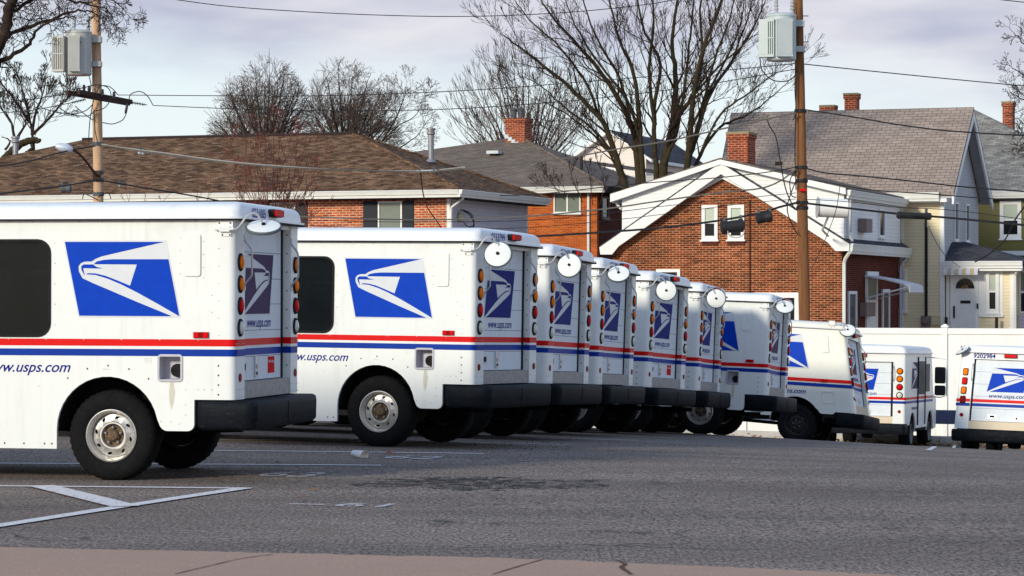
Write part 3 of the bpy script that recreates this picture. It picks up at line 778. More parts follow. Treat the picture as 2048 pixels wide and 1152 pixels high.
    # ---- rivets
    if o['ffv']:
        mb, mr = 1, 2
        def rv(mi, p, ax, r=.0065): shell.lathe([(r, 0), (r*.8, .003), (0, .0045)], p, ax, 6, mi)
        for s in (-1, 1):
            ax = (0, s, 0); y = s*HW
            for i in range(20): rv(mb, (-.13-i*.19, y, 2.025), ax)
            for i in range(7): rv(mb, (-.135, y, 1.95-i*.135), ax)
            for z in (.905, .83, .755, .68): rv(mr, (-.135, y, z), ax, .008)
            for i in range(12): rv(mb, (-.3-i*.31, y, 1.105), ax)
            for x, z in ((-1.36, .80), (-1.2, .875), (-1.03, .90), (-.86, .875), (-.70, .80)): rv(mr, (x, y, z), ax, .008)
            for x in (-1.49, -1.55, -1.72, -1.88, -2.05, -2.3, -2.55, -2.8): rv(mr, (x, y, .285), ax, .008)
            for x, z in ((-.30, .72), (-.25, .72), (-.19, .72), (-.40, .52), (-.40, .60), (-.40, .72), (-.60, .47), (-.52, .47), (-.45, .45), (-1.60, .74)): rv(mb, (x, y, z), ax)
            for z in (1.9, 1.8, 1.7, 1.62): rv(mb, (-.445, y, z), ax); rv(mb, (-.26, y, z-.03), ax)
            for z in (1.45, 1.32): rv(mb, (-.19, y, z), ax)
            for i in range(5): rv(mb, (-1.47, y, 1.86-i*.16), ax)
            for yy in (.71, .77, .86, .92):
                for z in (.66, .72, 1.075, 2.02): rv(mb, (.0, s*yy, z), (1, 0, 0))
            for i in range(9): rv(mr, (-.035, s*.69, .72+i*.155), (0, -s, 0), .007)
        for i in range(9): rv(mb, (-.008, -.6+i*.15, .71), (1, 0, 0))
    B(shell, 'body', [body_m, M['rivet_metal'], M['rivet_rust']])
    # ---- rear cross-view mirror on a bracket
    mb = MB(); zt_ = 0 if o['ffv'] else .07; ms = 0 if o['ffv'] else -.17
    mb.box((ms-.145, -HW-.008, 1.975+zt_), (ms-.02, -HW, 2.03+zt_)); mb.box((ms-.125, -HW-.035, 1.945+zt_), (ms-.04, -HW-.008, 1.985+zt_)); mb.box((ms-.115, -HW-.008, 1.91+zt_), (ms-.035, -HW, 1.95+zt_))
    for bx_, bz_ in ((-.13, 2.012), (-.04, 2.012), (-.105, 1.92), (-.045, 1.92)): mb.lathe([(.008, 0), (.006, .004)], (ms+bx_, -HW-.008, bz_+zt_), (0, -1, 0), 6, 1, cap1=True)
    mb.tube([(ms-.16, -HW-.025, 1.965+zt_), (ms-.01, -HW-.025, 1.965+zt_)], .012, 8)
    br = B(mb, 'mirror_bracket', [body_m, M['rivet_rust']])
    arm_z = 2.085 if o['ffv'] else 2.07
    mb = MB(); mb.tube(catmull([(ms-.01, -HW-.025, 1.965+zt_), (ms+.03, -HW-.03, 1.975+zt_), (ms+.09, -HW-.03, arm_z-.03), (ms+.135, -HW-.02, arm_z), (ms+.17, -HW+.0, arm_z-.005), (ms+.205, -HW+.02, 2.02)], 4), .0085, 7); B(mb, 'mirror_arm', M['steel'], br)
    mc = Vector((.215+ms, -HW+.03, 1.985))
    if dfm: mc = dfm(mc)
    mb = MB(); mb.lathe([(.134, -.010), (.128, .004), (.10, .010), (.05, .014), (.0, .016)], (0, 0, 0), (0, 0, 1), 32); mir = mb.build('round_mirror', M['mirror_white'], root)
    mir.location = mc
    mb = MB(); mb.lathe([(.128, .004), (.137, .004), (.142, -.008), (.137, -.018), (.128, -.014)], (0, 0, 0), (0, 0, 1), 32); mb.build('mirror_edge', M['mirror_rim'], mir)
    mb = MB(); mb.lathe([(.134, -.012), (.08, -.035), (0, -.045)], (0, 0, 0), (0, 0, 1), 32); mb.build('mirror_glass', M['mirror_glass'], mir)
    mb = MB(); mb.lathe([(.016, .012), (.016, .03), (0, .034)], (0, 0, 0), (0, 0, 1), 10); mb.build('mirror_stud', M['rubber'], mir)
    # ---- wheels
    dr, ty, ri, hu = make_wheel(0, o['wr'])
    first = None
    for xw in (wx, fx):
        for s in (-1, 1):
            if first is None:
                wl = dr.build('wheel', M['under_dark'], root)
                ty.build('tyre', M['tyre_black'], wl); rm = ri.build('rim', M[o['rim']], wl); hu.build('hub', [M['hub_rust' if o['ffv'] else 'rim_black'], M['rim_dull']], wl)
                first = wl
            else:
                wl = first.copy(); C.objects.link(wl)
                for ch_ in list(first.children): c2 = ch_.copy(); C.objects.link(c2); c2.parent = wl
            wl.location = (xw, s*(HW-.135), o['wr']-.008)
            wl.rotation_euler = (0, random.random()*6, 0 if s < 0 else math.pi)
    return root
def win_x(w):
    return min(p[0] for p in w), max(p[0] for p in w), min(p[1] for p in w), max(p[1] for p in w)

FFV = dict(ffv=True, body='van_white', roof='roof_white', L=4.75, zt=2.05, zr=.64, zq=.395, zb=.246, wx=-1.01, fx=-3.84, arch=.42, archz=.40, wr=.36,
           zd0=.775, zd1=2.0, slats=[.965, 1.175, 1.385, 1.59, 1.80], rh=.118, round=True,
           lights=[(1.71, 'amber_lens'), (1.54, 'amber_lens'), (1.37, 'red_lens'), (1.20, 'clear_lens')], stripe=.977,
           logo=(.96, .603, -.92, 1.578), rlogo=(.92, .50, -.05, 1.545), rearlogo='logo_faded', farlogo='logo_faded', text=(-1.345, .848), rtxt=(-.03, 1.20),
           bump=(.405, .632), hatch=(-.42, -.28, 1.60, 1.93), marker=(-.275, 1.143), rim='rim_steel')
LLV = dict(FFV, ffv=False, body='van_cream', roof='van_cream', L=4.40, zt=1.97, zr=.56, zq=.52, zb=.44, wx=-.98, fx=-3.52, arch=.43, archz=.36, wr=.335,
           zd0=.71, zd1=1.84, slats=[.94, 1.16, 1.385, 1.61], rh=.105, round=False,
           lights=[(1.60, 'amber_lens'), (1.43, 'red_lens'), (1.26, 'amber_lens'), (1.09, 'dark_red_lens')], stripe=.975,
           logo=(.96, .58, -1.24, 1.56), rlogo=(.80, .46, -.02, 1.47), rearlogo='logo_blue', text=(-.83, .84), rtxt=(-.02, 1.14),
           bump=(.33, .55), hatch=(-.50, -.36, 1.56, 1.86), marker=(-.50, 1.075), rim='rim_black')
def llv_deform(v):
    k = max(0.0, v.z-.62)
    w = max(0.0, min(1.0, 1+v.x/1.6))
    return Vector((v.x-.19*k*w, v.y*(1-.045*max(0.0, v.z-1.0)), v.z))

def van_matrix(px, Y, a, side=-1, wx=-1.01, fx=-3.84):
    a = R(a); u = Vector((math.cos(a), -math.sin(a))); w = Vector((math.sin(a), math.cos(a)))
    c = Vector(((px-CX)/FPX*Y, Y))
    o = c-w*(.95*side)
    g = lambda x, y: gz(*(o+u*x+w*y))
    rl, rr_, fl, fr = g(wx, -.85), g(wx, .85), g(fx, -.85), g(fx, .85)
    su = ((rl+rr_)-(fl+fr))/2/(wx-fx); sw = ((rr_+fr)-(rl+fl))/2/1.7
    z0 = (rl+rr_+fl+fr)/4-su*(wx+fx)/2
    X = Vector((u.x, u.y, su)).normalized(); Yv = Vector((w.x, w.y, sw)); Yv = (Yv-X*Yv.dot(X)).normalized(); Z = X.cross(Yv)
    m = Matrix((X, Yv, Z)).transposed().to_4x4(); m.translation = Vector((o.x, o.y, z0))
    return m
def copy_tree(o, parent=None):
    c = o.copy(); C.objects.link(c)
    if parent: c.parent = parent
    for ch in list(o.children): copy_tree(ch, c)
    return c
def add_number(root, body, dfm=None, y=-.42, z=None, size=.106, x=.0385, sx=1.08):
    mb = MB(); mb.text(body, size, (x, y, z or 2.068), (0, 1, 0), (0, 0, 1), 0, sx, align='CENTER')
    return mb.build('fleet_number', M['ink_blue'], root, 0, deform=dfm)
def add_sticker(root):
    mb = MB(); mb.box((-.0735, .24, .82), (-.0712, .44, .955))
    st = mb.build('sticker', M['sign_red'], root)
    mb = MB(); mb.text("We're Hiring", .034, (-.0702, .34, .905), (0, 1, 0), (0, 0, 1), 0, .95, align='CENTER')
    mb.build('sticker_text', M['ink_white'], st, 0)

random.seed(5)
GV = 'long mail vans parked in a slanting row'
rows = [  # corner px, distance, yaw, number, mirror tilt, rear emblem, sticker, label
    (470, 21.3, 10.5, '0231005', 66, 'logo_faded', True, 'nearest white mail van, numbered 0231005, cut off by the left edge'),
    (946, 26.9, 19.5, '0233799', 22, 'logo_navy', False, 'second white mail van in the row, numbered 0233799, whole flank emblem in view'),
    (1089, 30.2, 16.0, '0234600', 12, 'logo_navy', False, 'third mail van in the row, numbered 0234600, only its rear in view'),
    (1190, 33.2, 16.0, '0232909', 42, 'logo_navy', False, 'fourth mail van in the row, with its round mirror tilted upward'),
    (1288, 36.2, 19.5, '0233835', 6, 'logo_navy', True, 'fifth mail van in the row, numbered 0233835, red sticker on its roller door'),
    (1390, 39.0, 14.5, '0234595', 2, 'logo_navy', False, 'sixth mail van in the row, narrow rear with mirror facing the camera'),
    (1528, 41.4, 15.4, '0233752', 42, 'logo_faded', False, 'last long mail van of the row, with a blue emblem edge and fuel recess'),
]
vans = []
proto = build_van('mail_van', FFV)
for i, row in enumerate(rows):
    v = proto if i == 0 else copy_tree(proto); vans.append(v)
for v, (px, Y, a, num, tilt, rl, st, lab) in zip(vans, rows):
    v.matrix_world = van_matrix(px, Y, a)
    tag(v, lab, 'mail van', GV)
    for c_ in v.children:
        if c_.name.startswith('lettering'): pass
    add_number(v, num)
    if st: add_sticker(v)
    for ch in v.children:
        if ch.name.startswith('round_mirror'):
            ch.rotation_euler = (R(90-tilt), 0, R(random.uniform(2, 12)))
            ch.location.z += {22: -.065, 12: -.04, 42: .0, 6: -.065, 2: -.03}.get(tilt, 0)
        if ch.name.startswith('roller_door') and rl != 'logo_faded':
            for g in ch.children:
                if g.name.startswith('emblem'):
                    g.data = g.data.copy(); g.data.materials[1] = M[rl]
# small vans on the lower part of the lot
random.seed(6)
s8 = build_van('small_mail_van', LLV, llv_deform)
s8.matrix_world = van_matrix(1704, 46.2, 16.0, -1, -.98, -3.52)
tag(s8, 'small cream mail van with leaning rear and black wheel, left of the white fence post', 'mail van', 'small mail vans')
for ch in s8.children:
    if ch.name.startswith('round_mirror'): ch.rotation_euler = (R(52), 0, R(6)); ch.location.z -= .03
for ch in s8.children:
    if ch.name.startswith('roller_door'):
        for g in ch.children:
            if g.name.startswith('emblem'): g.data.materials[1] = M['logo_faded']
L9 = dict(LLV, body='van_white', roof='roof_white', round=True, rim='rim_dull', zt=2.03, rh=.13, lights=[(1.65, 'amber_lens'), (1.49, 'amber_lens'), (1.32, 'red_lens'), (1.15, 'clear_lens')])
s9 = build_van('small_mail_van', L9)
s9.matrix_world = van_matrix(1809, 57.0, 107, 1, -.98, -3.52)
tag(s9, 'small mail van seen from behind with round lights and big door mirror at its right', 'mail van', 'small mail vans')
for ch in s9.children:
    if ch.name.startswith('round_mirror'): ch.rotation_euler = Vector((.5, -.3, .8)).to_track_quat('Z', 'Y').to_euler()
mb = MB()   # sliding door rail, door glass and big twin door mirror on its right flank
mb.box((-1.75, .951, 1.15), (-2.6, .958, 1.86)); mb.box((-2.75, .951, 1.2), (-3.35, .958, 1.80)); mb.build('door_glass', M['cab_grey'], s9)
mb = MB(); mb.box((-1.62, .95, .5), (-1.66, .975, 1.95)); mb.box((-2.68, .95, .5), (-2.71, .97, 1.95)); mb.build('door_edge', M['under_dark'], s9)
mb = MB(); mb.tube([(-3.0, .95, 1.95), (-2.95, 1.25, 1.93), (-2.95, 1.38, 1.90), (-2.95, 1.38, 1.12), (-2.95, 1.25, 1.08), (-3.0, .95, 1.1)], .014, 6); ml = mb.build('mirror_arm', M['mirror_white'], s9)
mb = MB()
for z0, z1 in ((1.38, 1.74), (1.12, 1.34)): mb.rings([[(x, p[0], p[1]) for p in rr(1.12, 1.36, z0, z1, .04, i)] for x, i in ((-2.99, .03), (-2.95, 0), (-2.90, .008))])
mb.build('door_mirror', M['box_black'], s9)
L10 = dict(LLV, body='van_white', roof='roof_white', farlogo='logo_blue')
s10 = build_van('small_mail_van', L10, llv_deform)
s10.matrix_world = van_matrix(1905, 50.2, 110, -1, -.98, -3.52)
tag(s10, 'small mail van numbered 9202984 cut off by the right edge, square tail lights', 'mail van', 'small mail vans')
add_number(s10, '9202984', llv_deform, -.50, 1.862, .115, .004, 1.05).name = 'fleet_number'
for ch in s10.children:
    if ch.name.startswith('fleet_number'): ch.location.x += .0
    if ch.name.startswith('round_mirror'): ch.rotation_euler = Vector((.30, -.45, .84)).to_track_quat('Z', 'Y').to_euler()

# ---------------------------------------------------------------- houses
class House:
    def __init__(s, name, px, Y, b, label, cat='house', group=None):
        s.b = R(b); s.u = Vector((math.cos(s.b), -math.sin(s.b))); s.w = Vector((math.sin(s.b), math.cos(s.b)))
        s.o = Vector(((px-CX)/FPX*Y, Y)); s.root = empty(name, (s.o.x, s.o.y, 0), -s.b, label, cat, group)
    def x(s, px, y=0):
        k = (px-CX)/FPX; q = s.o+s.w*y
        return (k*q.y-q.x)/(s.u.x-k*s.u.y)
    def y(s, px, x=0):
        k = (px-CX)/FPX; q = s.o+s.u*x
        return (k*q.y-q.x)/(s.w.x-k*s.w.y)
    def z(s, py, x=0, y=0):
        return CZ-(py-YH)/FPX*(s.o+s.u*x+s.w*y).y
    def bx(s, mb, side, c, a0, a1, z0, z1, d0, d1, m=0):
        if side == 'f': mb.box((a0, c-d0, z0), (a1, c-d1, z1), m)
        else: mb.box((c+d0, a0, z0), (c+d1, a1, z1), m)
    def part(s, mb, nm, mt, par=None, sm=30): return mb.build(nm, [M[k] for k in mt] if isinstance(mt, (list, tuple)) else M[mt], par or s.root, sm)
    def window(s, side, c, a0, a1, z0, z1, fw=.09, mid=True, lower='pane_dark', upper=None, trim='trim_white', sill=True, div=False, nm='window'):
        mb = MB(); d = .06
        s.bx(mb, side, c, a0, a0+fw, z0, z1, 0, d); s.bx(mb, side, c, a1-fw, a1, z0, z1, 0, d)
        s.bx(mb, side, c, a0+fw, a1-fw, z1-fw, z1, 0, d); s.bx(mb, side, c, a0+fw, a1-fw, z0, z0+fw*1.2, 0, d)
        if sill: s.bx(mb, side, c, a0-.04, a1+.04, z0-.05, z0, 0, d+.05)
        zm = (z0+z1)/2
        if mid: s.bx(mb, side, c, a0+fw, a1-fw, zm-.035, zm+.035, 0, d*.7)
        if div: s.bx(mb, side, c, (a0+a1)/2-.03, (a0+a1)/2+.03, z0+fw, z1-fw, 0, d*.7)
        fr = s.part(mb, nm, trim)
        mb = MB(); s.bx(mb, side, c, a0+fw, a1-fw, z0+fw, zm if upper else z1-fw, .004, .014); s.part(mb, 'pane', lower, fr)
        if upper: mb = MB(); s.bx(mb, side, c, a0+fw, a1-fw, zm, z1-fw, .004, .014); s.part(mb, 'pane', upper, fr)
        return fr
    def spout(s, pts, r=.045, mt='gutter_white'):
        mb = MB(); mb.tube(pts, r, 6); return s.part(mb, 'downspout', mt)
    def chimney(s, x0, x1, y0, y1, z0, z1, mt='brick_chimney', cap=True, par=None):
        mb = MB(); mb.box((x0, y0, z0), (x1, y1, z1)); mb.box((x0-.04, y0-.04, z1-.14), (x1+.04, y1+.04, z1+.002))
        ch = s.part(mb, 'chimney', mt, par)
        if cap: mb = MB(); mb.box((x0-.05, y0-.05, z1+.004), (x1+.05, y1+.05, z1+.07)); s.part(mb, 'cap', 'stone_cap', ch)
        return ch
ZB = -4.5
# ---- A: brown-roofed ranch house on the left
A = House('ranch_house', 899, 88, 20, 'long low brick house with brown hip roof behind the two nearest vans')
xl, dp = -24.0, A.y(1055)
zt = A.z(395, 0, 0)
mb = MB(); mb.box((xl, 0, ZB), (0, .2, zt)); A.part(mb, 'brick_wall', 'brick_ranch')
mb = MB(); mb.box((-.2, .2, ZB), (-.01, dp, zt)); mb.box((xl, dp-.2, ZB), (-.2, dp, zt)); A.part(mb, 'siding_wall', 'siding_lilac')
mb = MB(); mb.box((-.09, -.012, ZB), (.012, .09, zt)); mb.box((-.02, dp-.1, ZB), (.012, dp+.01, zt)); A.part(mb, 'corner_board', 'trim_white')
oh = .55; ez = A.z(379, oh, -oh); ym = dp/2
rz = A.z(268, A.x(705, ym), ym); xr, xr2 = A.x(705, ym), A.x(165, ym)
e = [(xl-oh, -oh, ez), (oh, -oh, ez), (oh, dp+oh, ez), (xl-oh, dp+oh, ez)]; r1, r0 = (xr, ym, rz), (xr2, ym, rz)
# left hip ends beyond the frame; its slope passes through the left edge
e[0] = (xr2-8.5, -oh, ez); e[3] = (xr2-8.5, dp+oh, ez)
mb = MB(); mb.slab([e[0], e[1], r1, r0], .12); mb.slab([e[1], e[2], r1], .12); mb.slab([e[2], e[3], r0, r1], .12); mb.slab([e[3], e[0], r0], .12)
roofA = A.part(mb, 'roof', 'shingle_brown')
mb = MB(); mb.tube([Vector(r0)+Vector((0, 0, .02)), Vector(r1)+Vector((0, 0, .02))], .06, 6); A.part(mb, 'ridge_cap', 'soffit_dark', roofA)
mb = MB(); mb.tube([Vector(r1)+Vector((0, 0, .02)), Vector(e[1])+Vector((0, 0, .03))], .05, 6); mb.tube([Vector(r1)+Vector((0, 0, .02)), Vector(e[2])+Vector((0, 0, .03))], .05, 6); A.part(mb, 'hip_cap', 'shingle_brown', roofA)
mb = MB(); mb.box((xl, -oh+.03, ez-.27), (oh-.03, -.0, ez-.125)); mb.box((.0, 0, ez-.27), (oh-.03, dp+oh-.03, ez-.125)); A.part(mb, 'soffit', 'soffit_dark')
def gutter(H, pts, name='gutter', mt='gutter_white', h=.15, d=.12):
    mb = MB()
    for i in range(len(pts)-1):
        a, b = Vector(pts[i]), Vector(pts[i+1]); t = (b-a).normalized(); n = Vector((t.y, -t.x, 0))
        prof = [(0, 0), (d, 0), (d+.02, -.02), (d, -.05), (d-.02, -h), (0, -h)]
        mb.rings([[q+n*p[0]+Vector((0, 0, p[1])) for p in prof] for q in (a, b)])
        mb.rings([[q+n*p[0]+Vector((0, 0, p[1])) for p in ((-.01, -h+.02), (.06, -h+.02), (.05, -h-.09), (-.01, -h-.09))] for q in (a, b)])
    return H.part(mb, name, mt)
gutter(A, [(xl, -oh, ez-.0), (oh, -oh, ez-.0)]); gutter(A, [(oh+.01, -oh-.1, ez-.0), (oh+.01, dp+oh, ez-.0)])
A.spout([(oh+.02, -oh+.25, ez-.15), (oh-.0, -oh+.3, ez-.28), (.09, -.05, ez-.55), (.07, -.06, ez-.7), (.07, -.06, ZB)])
for (a, b, s0, s1) in ((757, 805, 727, 828), (541, 592, 512, 615)):
    zz = A.z(401); A.window('f', 0, A.x(a), A.x(b), zz-1.45, zz, .05, False, 'pane_grey', None, 'trim_white')
    for q0, q1 in ((s0, a-2), (b+2, s1)):
        mb = MB(); A.bx(mb, 'f', 0, A.x(q0), A.x(q1), zz-1.5, zz+.02, 0, .04)
        for i in range(24): A.bx(mb, 'f', 0, A.x(q0)+.03, A.x(q1)-.03, zz-1.47+i*.06, zz-1.44+i*.06, .04, .05)
        A.part(mb, 'shutter', 'shutter_black')
for px, y0, y1, yy in ((862, 255, 322, .62), (31, 272, 318, .42)):
    y_ = dp*yy; x_ = A.x(px, y_); mb = MB(); zb_ = A.z(y1, x_, y_); zt_ = A.z(y0, x_, y_)
    mb.lathe([(.10, -1.2), (.10, zt_-zb_-.25)], (x_, y_, zb_), (0, 0, 1), 14, cap1=True); vp = A.part(mb, 'vent_pipe', 'pipe_metal', roofA)
    mb = MB(); mb.lathe([(.12, -.25), (.15, -.22), (.15, -.17), (.12, -.14), (.12, -.10), (.16, -.08), (.16, -.03), (.05, .0)], (x_, y_, zt_), (0, 0, 1), 14, cap0=True, cap1=True); mb.lathe([(.2, -.02), (.13, .08)], (x_, y_, zb_-.02), (0, 0, 1), 12); A.part(mb, 'pipe_cap', 'pipe_metal', vp)
mb = MB(); mb.lathe([(.14, 0), (.16, .06), (.13, .12)], (.01, A.y(918), A.z(434, 0, .6)), (1, 0, 0), 12, cap1=True); A.part(mb, 'meter_cover', 'box_beige')
mb = MB()
for k in range(4): mb.tube(catmull([(.15, A.y(912)+k*.1, A.z(418)), (.22, A.y(925)+k*.12, A.z(428)), (.22, A.y(935), A.z(445+k*3)), (.2, A.y(925), A.z(452)), (.15, A.y(915), A.z(440))], 4), .011, 5)
A.part(mb, 'cable_loops', 'wire_black')
mb = MB(); mb.box((-.0, A.y(1060, 0)-.1, A.z(412, 0, dp)), (.25, A.y(1068), A.z(403, 0, dp))); A.part(mb, 'flood_lamp', 'box_beige')

# ---- B: orange brick house with grey hip roof
Bh = House('brick_house', 1194, 105, 20, 'orange brick house with grey hip roof and red chimney, behind the ranch house')
dpb = 10.5; xlb = -17; zt = Bh.z(383); oh = .45
mb = MB(); mb.box((xlb, 0, ZB), (0, .2, zt)); Bh.part(mb, 'brick_wall', 'brick_orange')
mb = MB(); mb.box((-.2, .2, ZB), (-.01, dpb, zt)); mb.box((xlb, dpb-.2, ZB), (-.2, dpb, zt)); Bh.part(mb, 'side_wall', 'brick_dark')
ez = Bh.z(372, oh, -oh); ap = (Bh.x(1043, dpb/2), dpb/2); az = Bh.z(277, *ap); apx2 = Bh.x(1010, dpb/2)
e = [(xlb-3, -oh, ez), (oh, -oh, ez), (oh, dpb+oh, ez), (xlb-3, dpb+oh, ez)]; r1 = (ap[0], ap[1], az); r0 = (apx2, ap[1], az)
mb = MB(); mb.slab([e[0], e[1], r1, r0], .12); mb.slab([e[1], e[2], r1], .12); mb.slab([e[2], e[3], r0, r1], .12); mb.slab([e[3], e[0], r0], .12); roofB = Bh.part(mb, 'roof', 'shingle_grey')
mb = MB(); mb.tube([Vector(r1)+Vector((0, 0, .02)), Vector(e[1])+Vector((0, 0, .04))], .07, 6); Bh.part(mb, 'hip_cap', 'shingle_grey', roofB)
gutter(Bh, [(xlb, -oh, ez), (oh, -oh, ez)]); gutter(Bh, [(oh+.01, -oh, ez), (oh+.01, dpb+oh, ez)], mt='soffit_dark')
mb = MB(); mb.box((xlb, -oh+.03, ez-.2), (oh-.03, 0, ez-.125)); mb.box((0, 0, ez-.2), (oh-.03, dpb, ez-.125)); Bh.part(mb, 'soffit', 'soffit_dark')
Bh.window('f', 0, Bh.x(1108), Bh.x(1162), Bh.z(426), Bh.z(384), .05, False, 'pane_grey', None, 'trim_white', True, True)
Bh.window('s', 0, Bh.y(1202), Bh.y(1216), Bh.z(436), Bh.z(392), .06, False, 'pane_dark', None, 'box_brown')
Bh.spout([(Bh.x(1178), -.06, ez-.1), (Bh.x(1178), -.06, ZB)], .06)
cx = Bh.x(1018, dpb/2), Bh.x(1057, dpb/2)
Bh.chimney(cx[0], cx[1], dpb/2-.45, dpb/2+.45, az-1.2, Bh.z(238, cx[0], dpb/2), par=roofB, cap=False)
mb = MB(); x_ = (cx[0]+cx[1])/2; zc = Bh.z(238, x_, dpb/2)
for dx in (-.17, .14): mb.lathe([(.13, 0), (.13, .35), (.16, .36), (.16, .42), (.05, .46)], (x_+dx-.05, dpb/2, zc), (0, 0, 1), 10, cap1=True)
Bh.part(mb, 'chimney_pot', 'fin_dark', roofB)
mb = MB()
for i in range(6):
    x_ = cx[0]+i*.14; mb.box((x_, dpb/2-.5-.0, az-.02-i*.10), (x_+.16, dpb/2-.44, az+.14-i*.10))
Bh.part(mb, 'flashing', 'lead_white', roofB)
mb = MB(); y_ = dpb*.30; x_ = Bh.x(987, y_); z_ = Bh.z(305, x_, y_); mb.box((x_-.25, y_-.15, z_-.05), (x_+.25, y_+.25, z_+.07)); Bh.part(mb, 'roof_vent', 'lead_white', roofB)
mb = MB(); x_ = -1.0; y_ = Bh.y(1163, x_); mb.tube([(x_, y_, Bh.z(350, x_, y_)), (x_, y_, Bh.z(313, x_, y_))], .06, 8); Bh.part(mb, 'vent_pipe', 'soffit_dark', roofB)

# ---- C: brick gable house with white dormers
Ch = House('gable_house', 1683, 88, 20, 'red brick gable house with white trim and white dormers, in the centre right')
Lc = Ch.y(1797); x0 = Ch.x(1224); xa = Ch.x(1442)
rk = .55
def fz(px, py, y=0): xx = Ch.x(px, y); return (xx, Ch.z(py, xx, y))
apx = fz(1442, 345); le = fz(1199, 497); re_ = fz(1699, 492)
wl = fz(1224, 512); wr_ = (0, Ch.z(505))
# main gable wall
mb = MB(); gp = [(x0, ZB), (0, ZB), (0, Ch.z(503)), fz(1656, 486), (apx[0], apx[1]+.25), fz(1237, 490), (x0, Ch.z(512, x0))]
mb.prism(gp, lambda u, v, h: (u, h, v), 0, .22); Ch.part(mb, 'gable_wall', 'brick_red')
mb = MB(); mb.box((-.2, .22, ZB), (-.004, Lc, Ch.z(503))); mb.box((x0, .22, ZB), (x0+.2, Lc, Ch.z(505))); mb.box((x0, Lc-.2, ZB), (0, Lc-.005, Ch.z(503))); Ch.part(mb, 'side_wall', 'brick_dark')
# rake boards
otop = fz(1441, 326, -.35)
def fzr(px, py): return fz(px, py, -.35)
lt_, lb = fzr(1199, 495), fzr(1201, 509); rt_, rb = fzr(1699, 488), fzr(1698, 502)
mb = MB()
mb.prism([otop, lt_, lb, fzr(1224, 509), fzr(1237, 493), fzr(1442, 348)], lambda u, v, h: (u, h, v), -.37, -.28)
mb.prism([otop, fzr(1442, 348), fzr(1656, 485), fzr(1671, 502), rb, rt_], lambda u, v, h: (u, h, v), -.372, -.282)
Ch.part(mb, 'rake_board', 'trim_white')
mb = MB()   # soffit under the rake
mb.prism([otop, lt_, (lt_[0], lt_[1]-.12), (otop[0], otop[1]-.16)], lambda u, v, h: (u, h, v), -.28, 0)
mb.prism([otop, (otop[0], otop[1]-.16), (rt_[0], rt_[1]-.12), rt_], lambda u, v, h: (u, h, v), -.28, .0)
Ch.part(mb, 'rake_soffit', 'trim_white')
# main roof slabs: lower strips outside the dormers
mb = MB()
mb.slab([(lt_[0], -.36, lt_[1]+.05), (otop[0], -.36, otop[1]+.06), (otop[0], Lc+.2, otop[1]+.06), (lt_[0], Lc+.2, lt_[1]+.05)], .08)
mb.slab([(otop[0], -.36, otop[1]+.06), (rt_[0], -.36, rt_[1]+.05), (rt_[0], Lc+.2, rt_[1]+.05), (otop[0], Lc+.2, otop[1]+.06)], .08)
roofC = Ch.part(mb, 'roof', 'shingle_slate')
# dormers: end walls flush with the gable, shallow roof
dl = [fz(1247, 462), fz(1247, 404), fz(1432, 352)]; 
mb = MB()
zl_e, zr_e = fz(1228, 388), fz(1697, 376)
topc = (otop[0], otop[1]+.05)
polyL = [fz(1247, 468), fz(1247, 396), (topc[0], topc[1]-.1), (topc[0], topc[1]-.55)]
polyR = [(topc[0], topc[1]-.55), (topc[0], topc[1]-.1), fz(1690, 380), (Ch.x(1690), Ch.z(486, Ch.x(1690)))]
mb.prism(polyL, lambda u, v, h: (u, h, v), -.16, .1); mb.prism(polyR, lambda u, v, h: (u, h, v), -.16, .1)
mb.box((Ch.x(1247), .1, Ch.z(475, Ch.x(1247))), (Ch.x(1247)+.1, Lc, Ch.z(396, Ch.x(1247))))
dorm = Ch.part(mb, 'dormer_wall', 'siding_white')
xd = Ch.x(1690)
mb = MB(); mb.box((xd-.1, .105, Ch.z(486, xd)), (xd+.005, Lc-.3, Ch.z(384, xd))); Ch.part(mb, 'dormer_side', 'siding_white')
mb = MB()
mb.slab([(zl_e[0], -.4, zl_e[1]), (topc[0], -.4, topc[1]+.12), (topc[0], Lc, topc[1]+.12), (zl_e[0], Lc, zl_e[1])], .07)
mb.slab([(topc[0], -.4, topc[1]+.12), (zr_e[0], -.4, zr_e[1]), (zr_e[0], Lc, zr_e[1]), (topc[0], Lc, topc[1]+.12)], .07)
Ch.part(mb, 'dormer_roof', 'shingle_grey')
mb = MB()   # white fascia of the dormers
for (p, q, th, s) in ((zl_e, topc, .26, -1), (zr_e, topc, .20, 1)):
    a, b = Vector((p[0], 0, p[1]-.02)), Vector((q[0]+s*.0, 0, q[1]+.06))
    mb.prism([(a.x, a.z), (b.x, b.z), (b.x, b.z-.16), (a.x-s*.35*0, a.z-th)], lambda u, v, h: (u, h, v), -.42, -.165)
mb.box((zl_e[0], -.16, zl_e[1]-.30), (zl_e[0]+.03, Lc, zl_e[1]-.05))
Ch.part(mb, 'dormer_fascia', 'trim_white')
gutter(Ch, [(zr_e[0]+.02, -.3, zr_e[1]-.07), (zr_e[0]+.02, Lc, zr_e[1]-.07)], 'dormer_gutter', 'gutter_white', .18)
Ch.spout([(zl_e[0]+.1, -.1, zl_e[1]-.3), (zl_e[0]+.2, -.1, zl_e[1]-.42), (Ch.x(1246), -.2, zl_e[1]-.5)])
Ch.spout([(zr_e[0]+.05, .3, zr_e[1]-.2), (xd+.12, .2, zr_e[1]-.4), (xd+.08, .2, Ch.z(470)), (rt_[0], .1, rt_[1]+.1)])
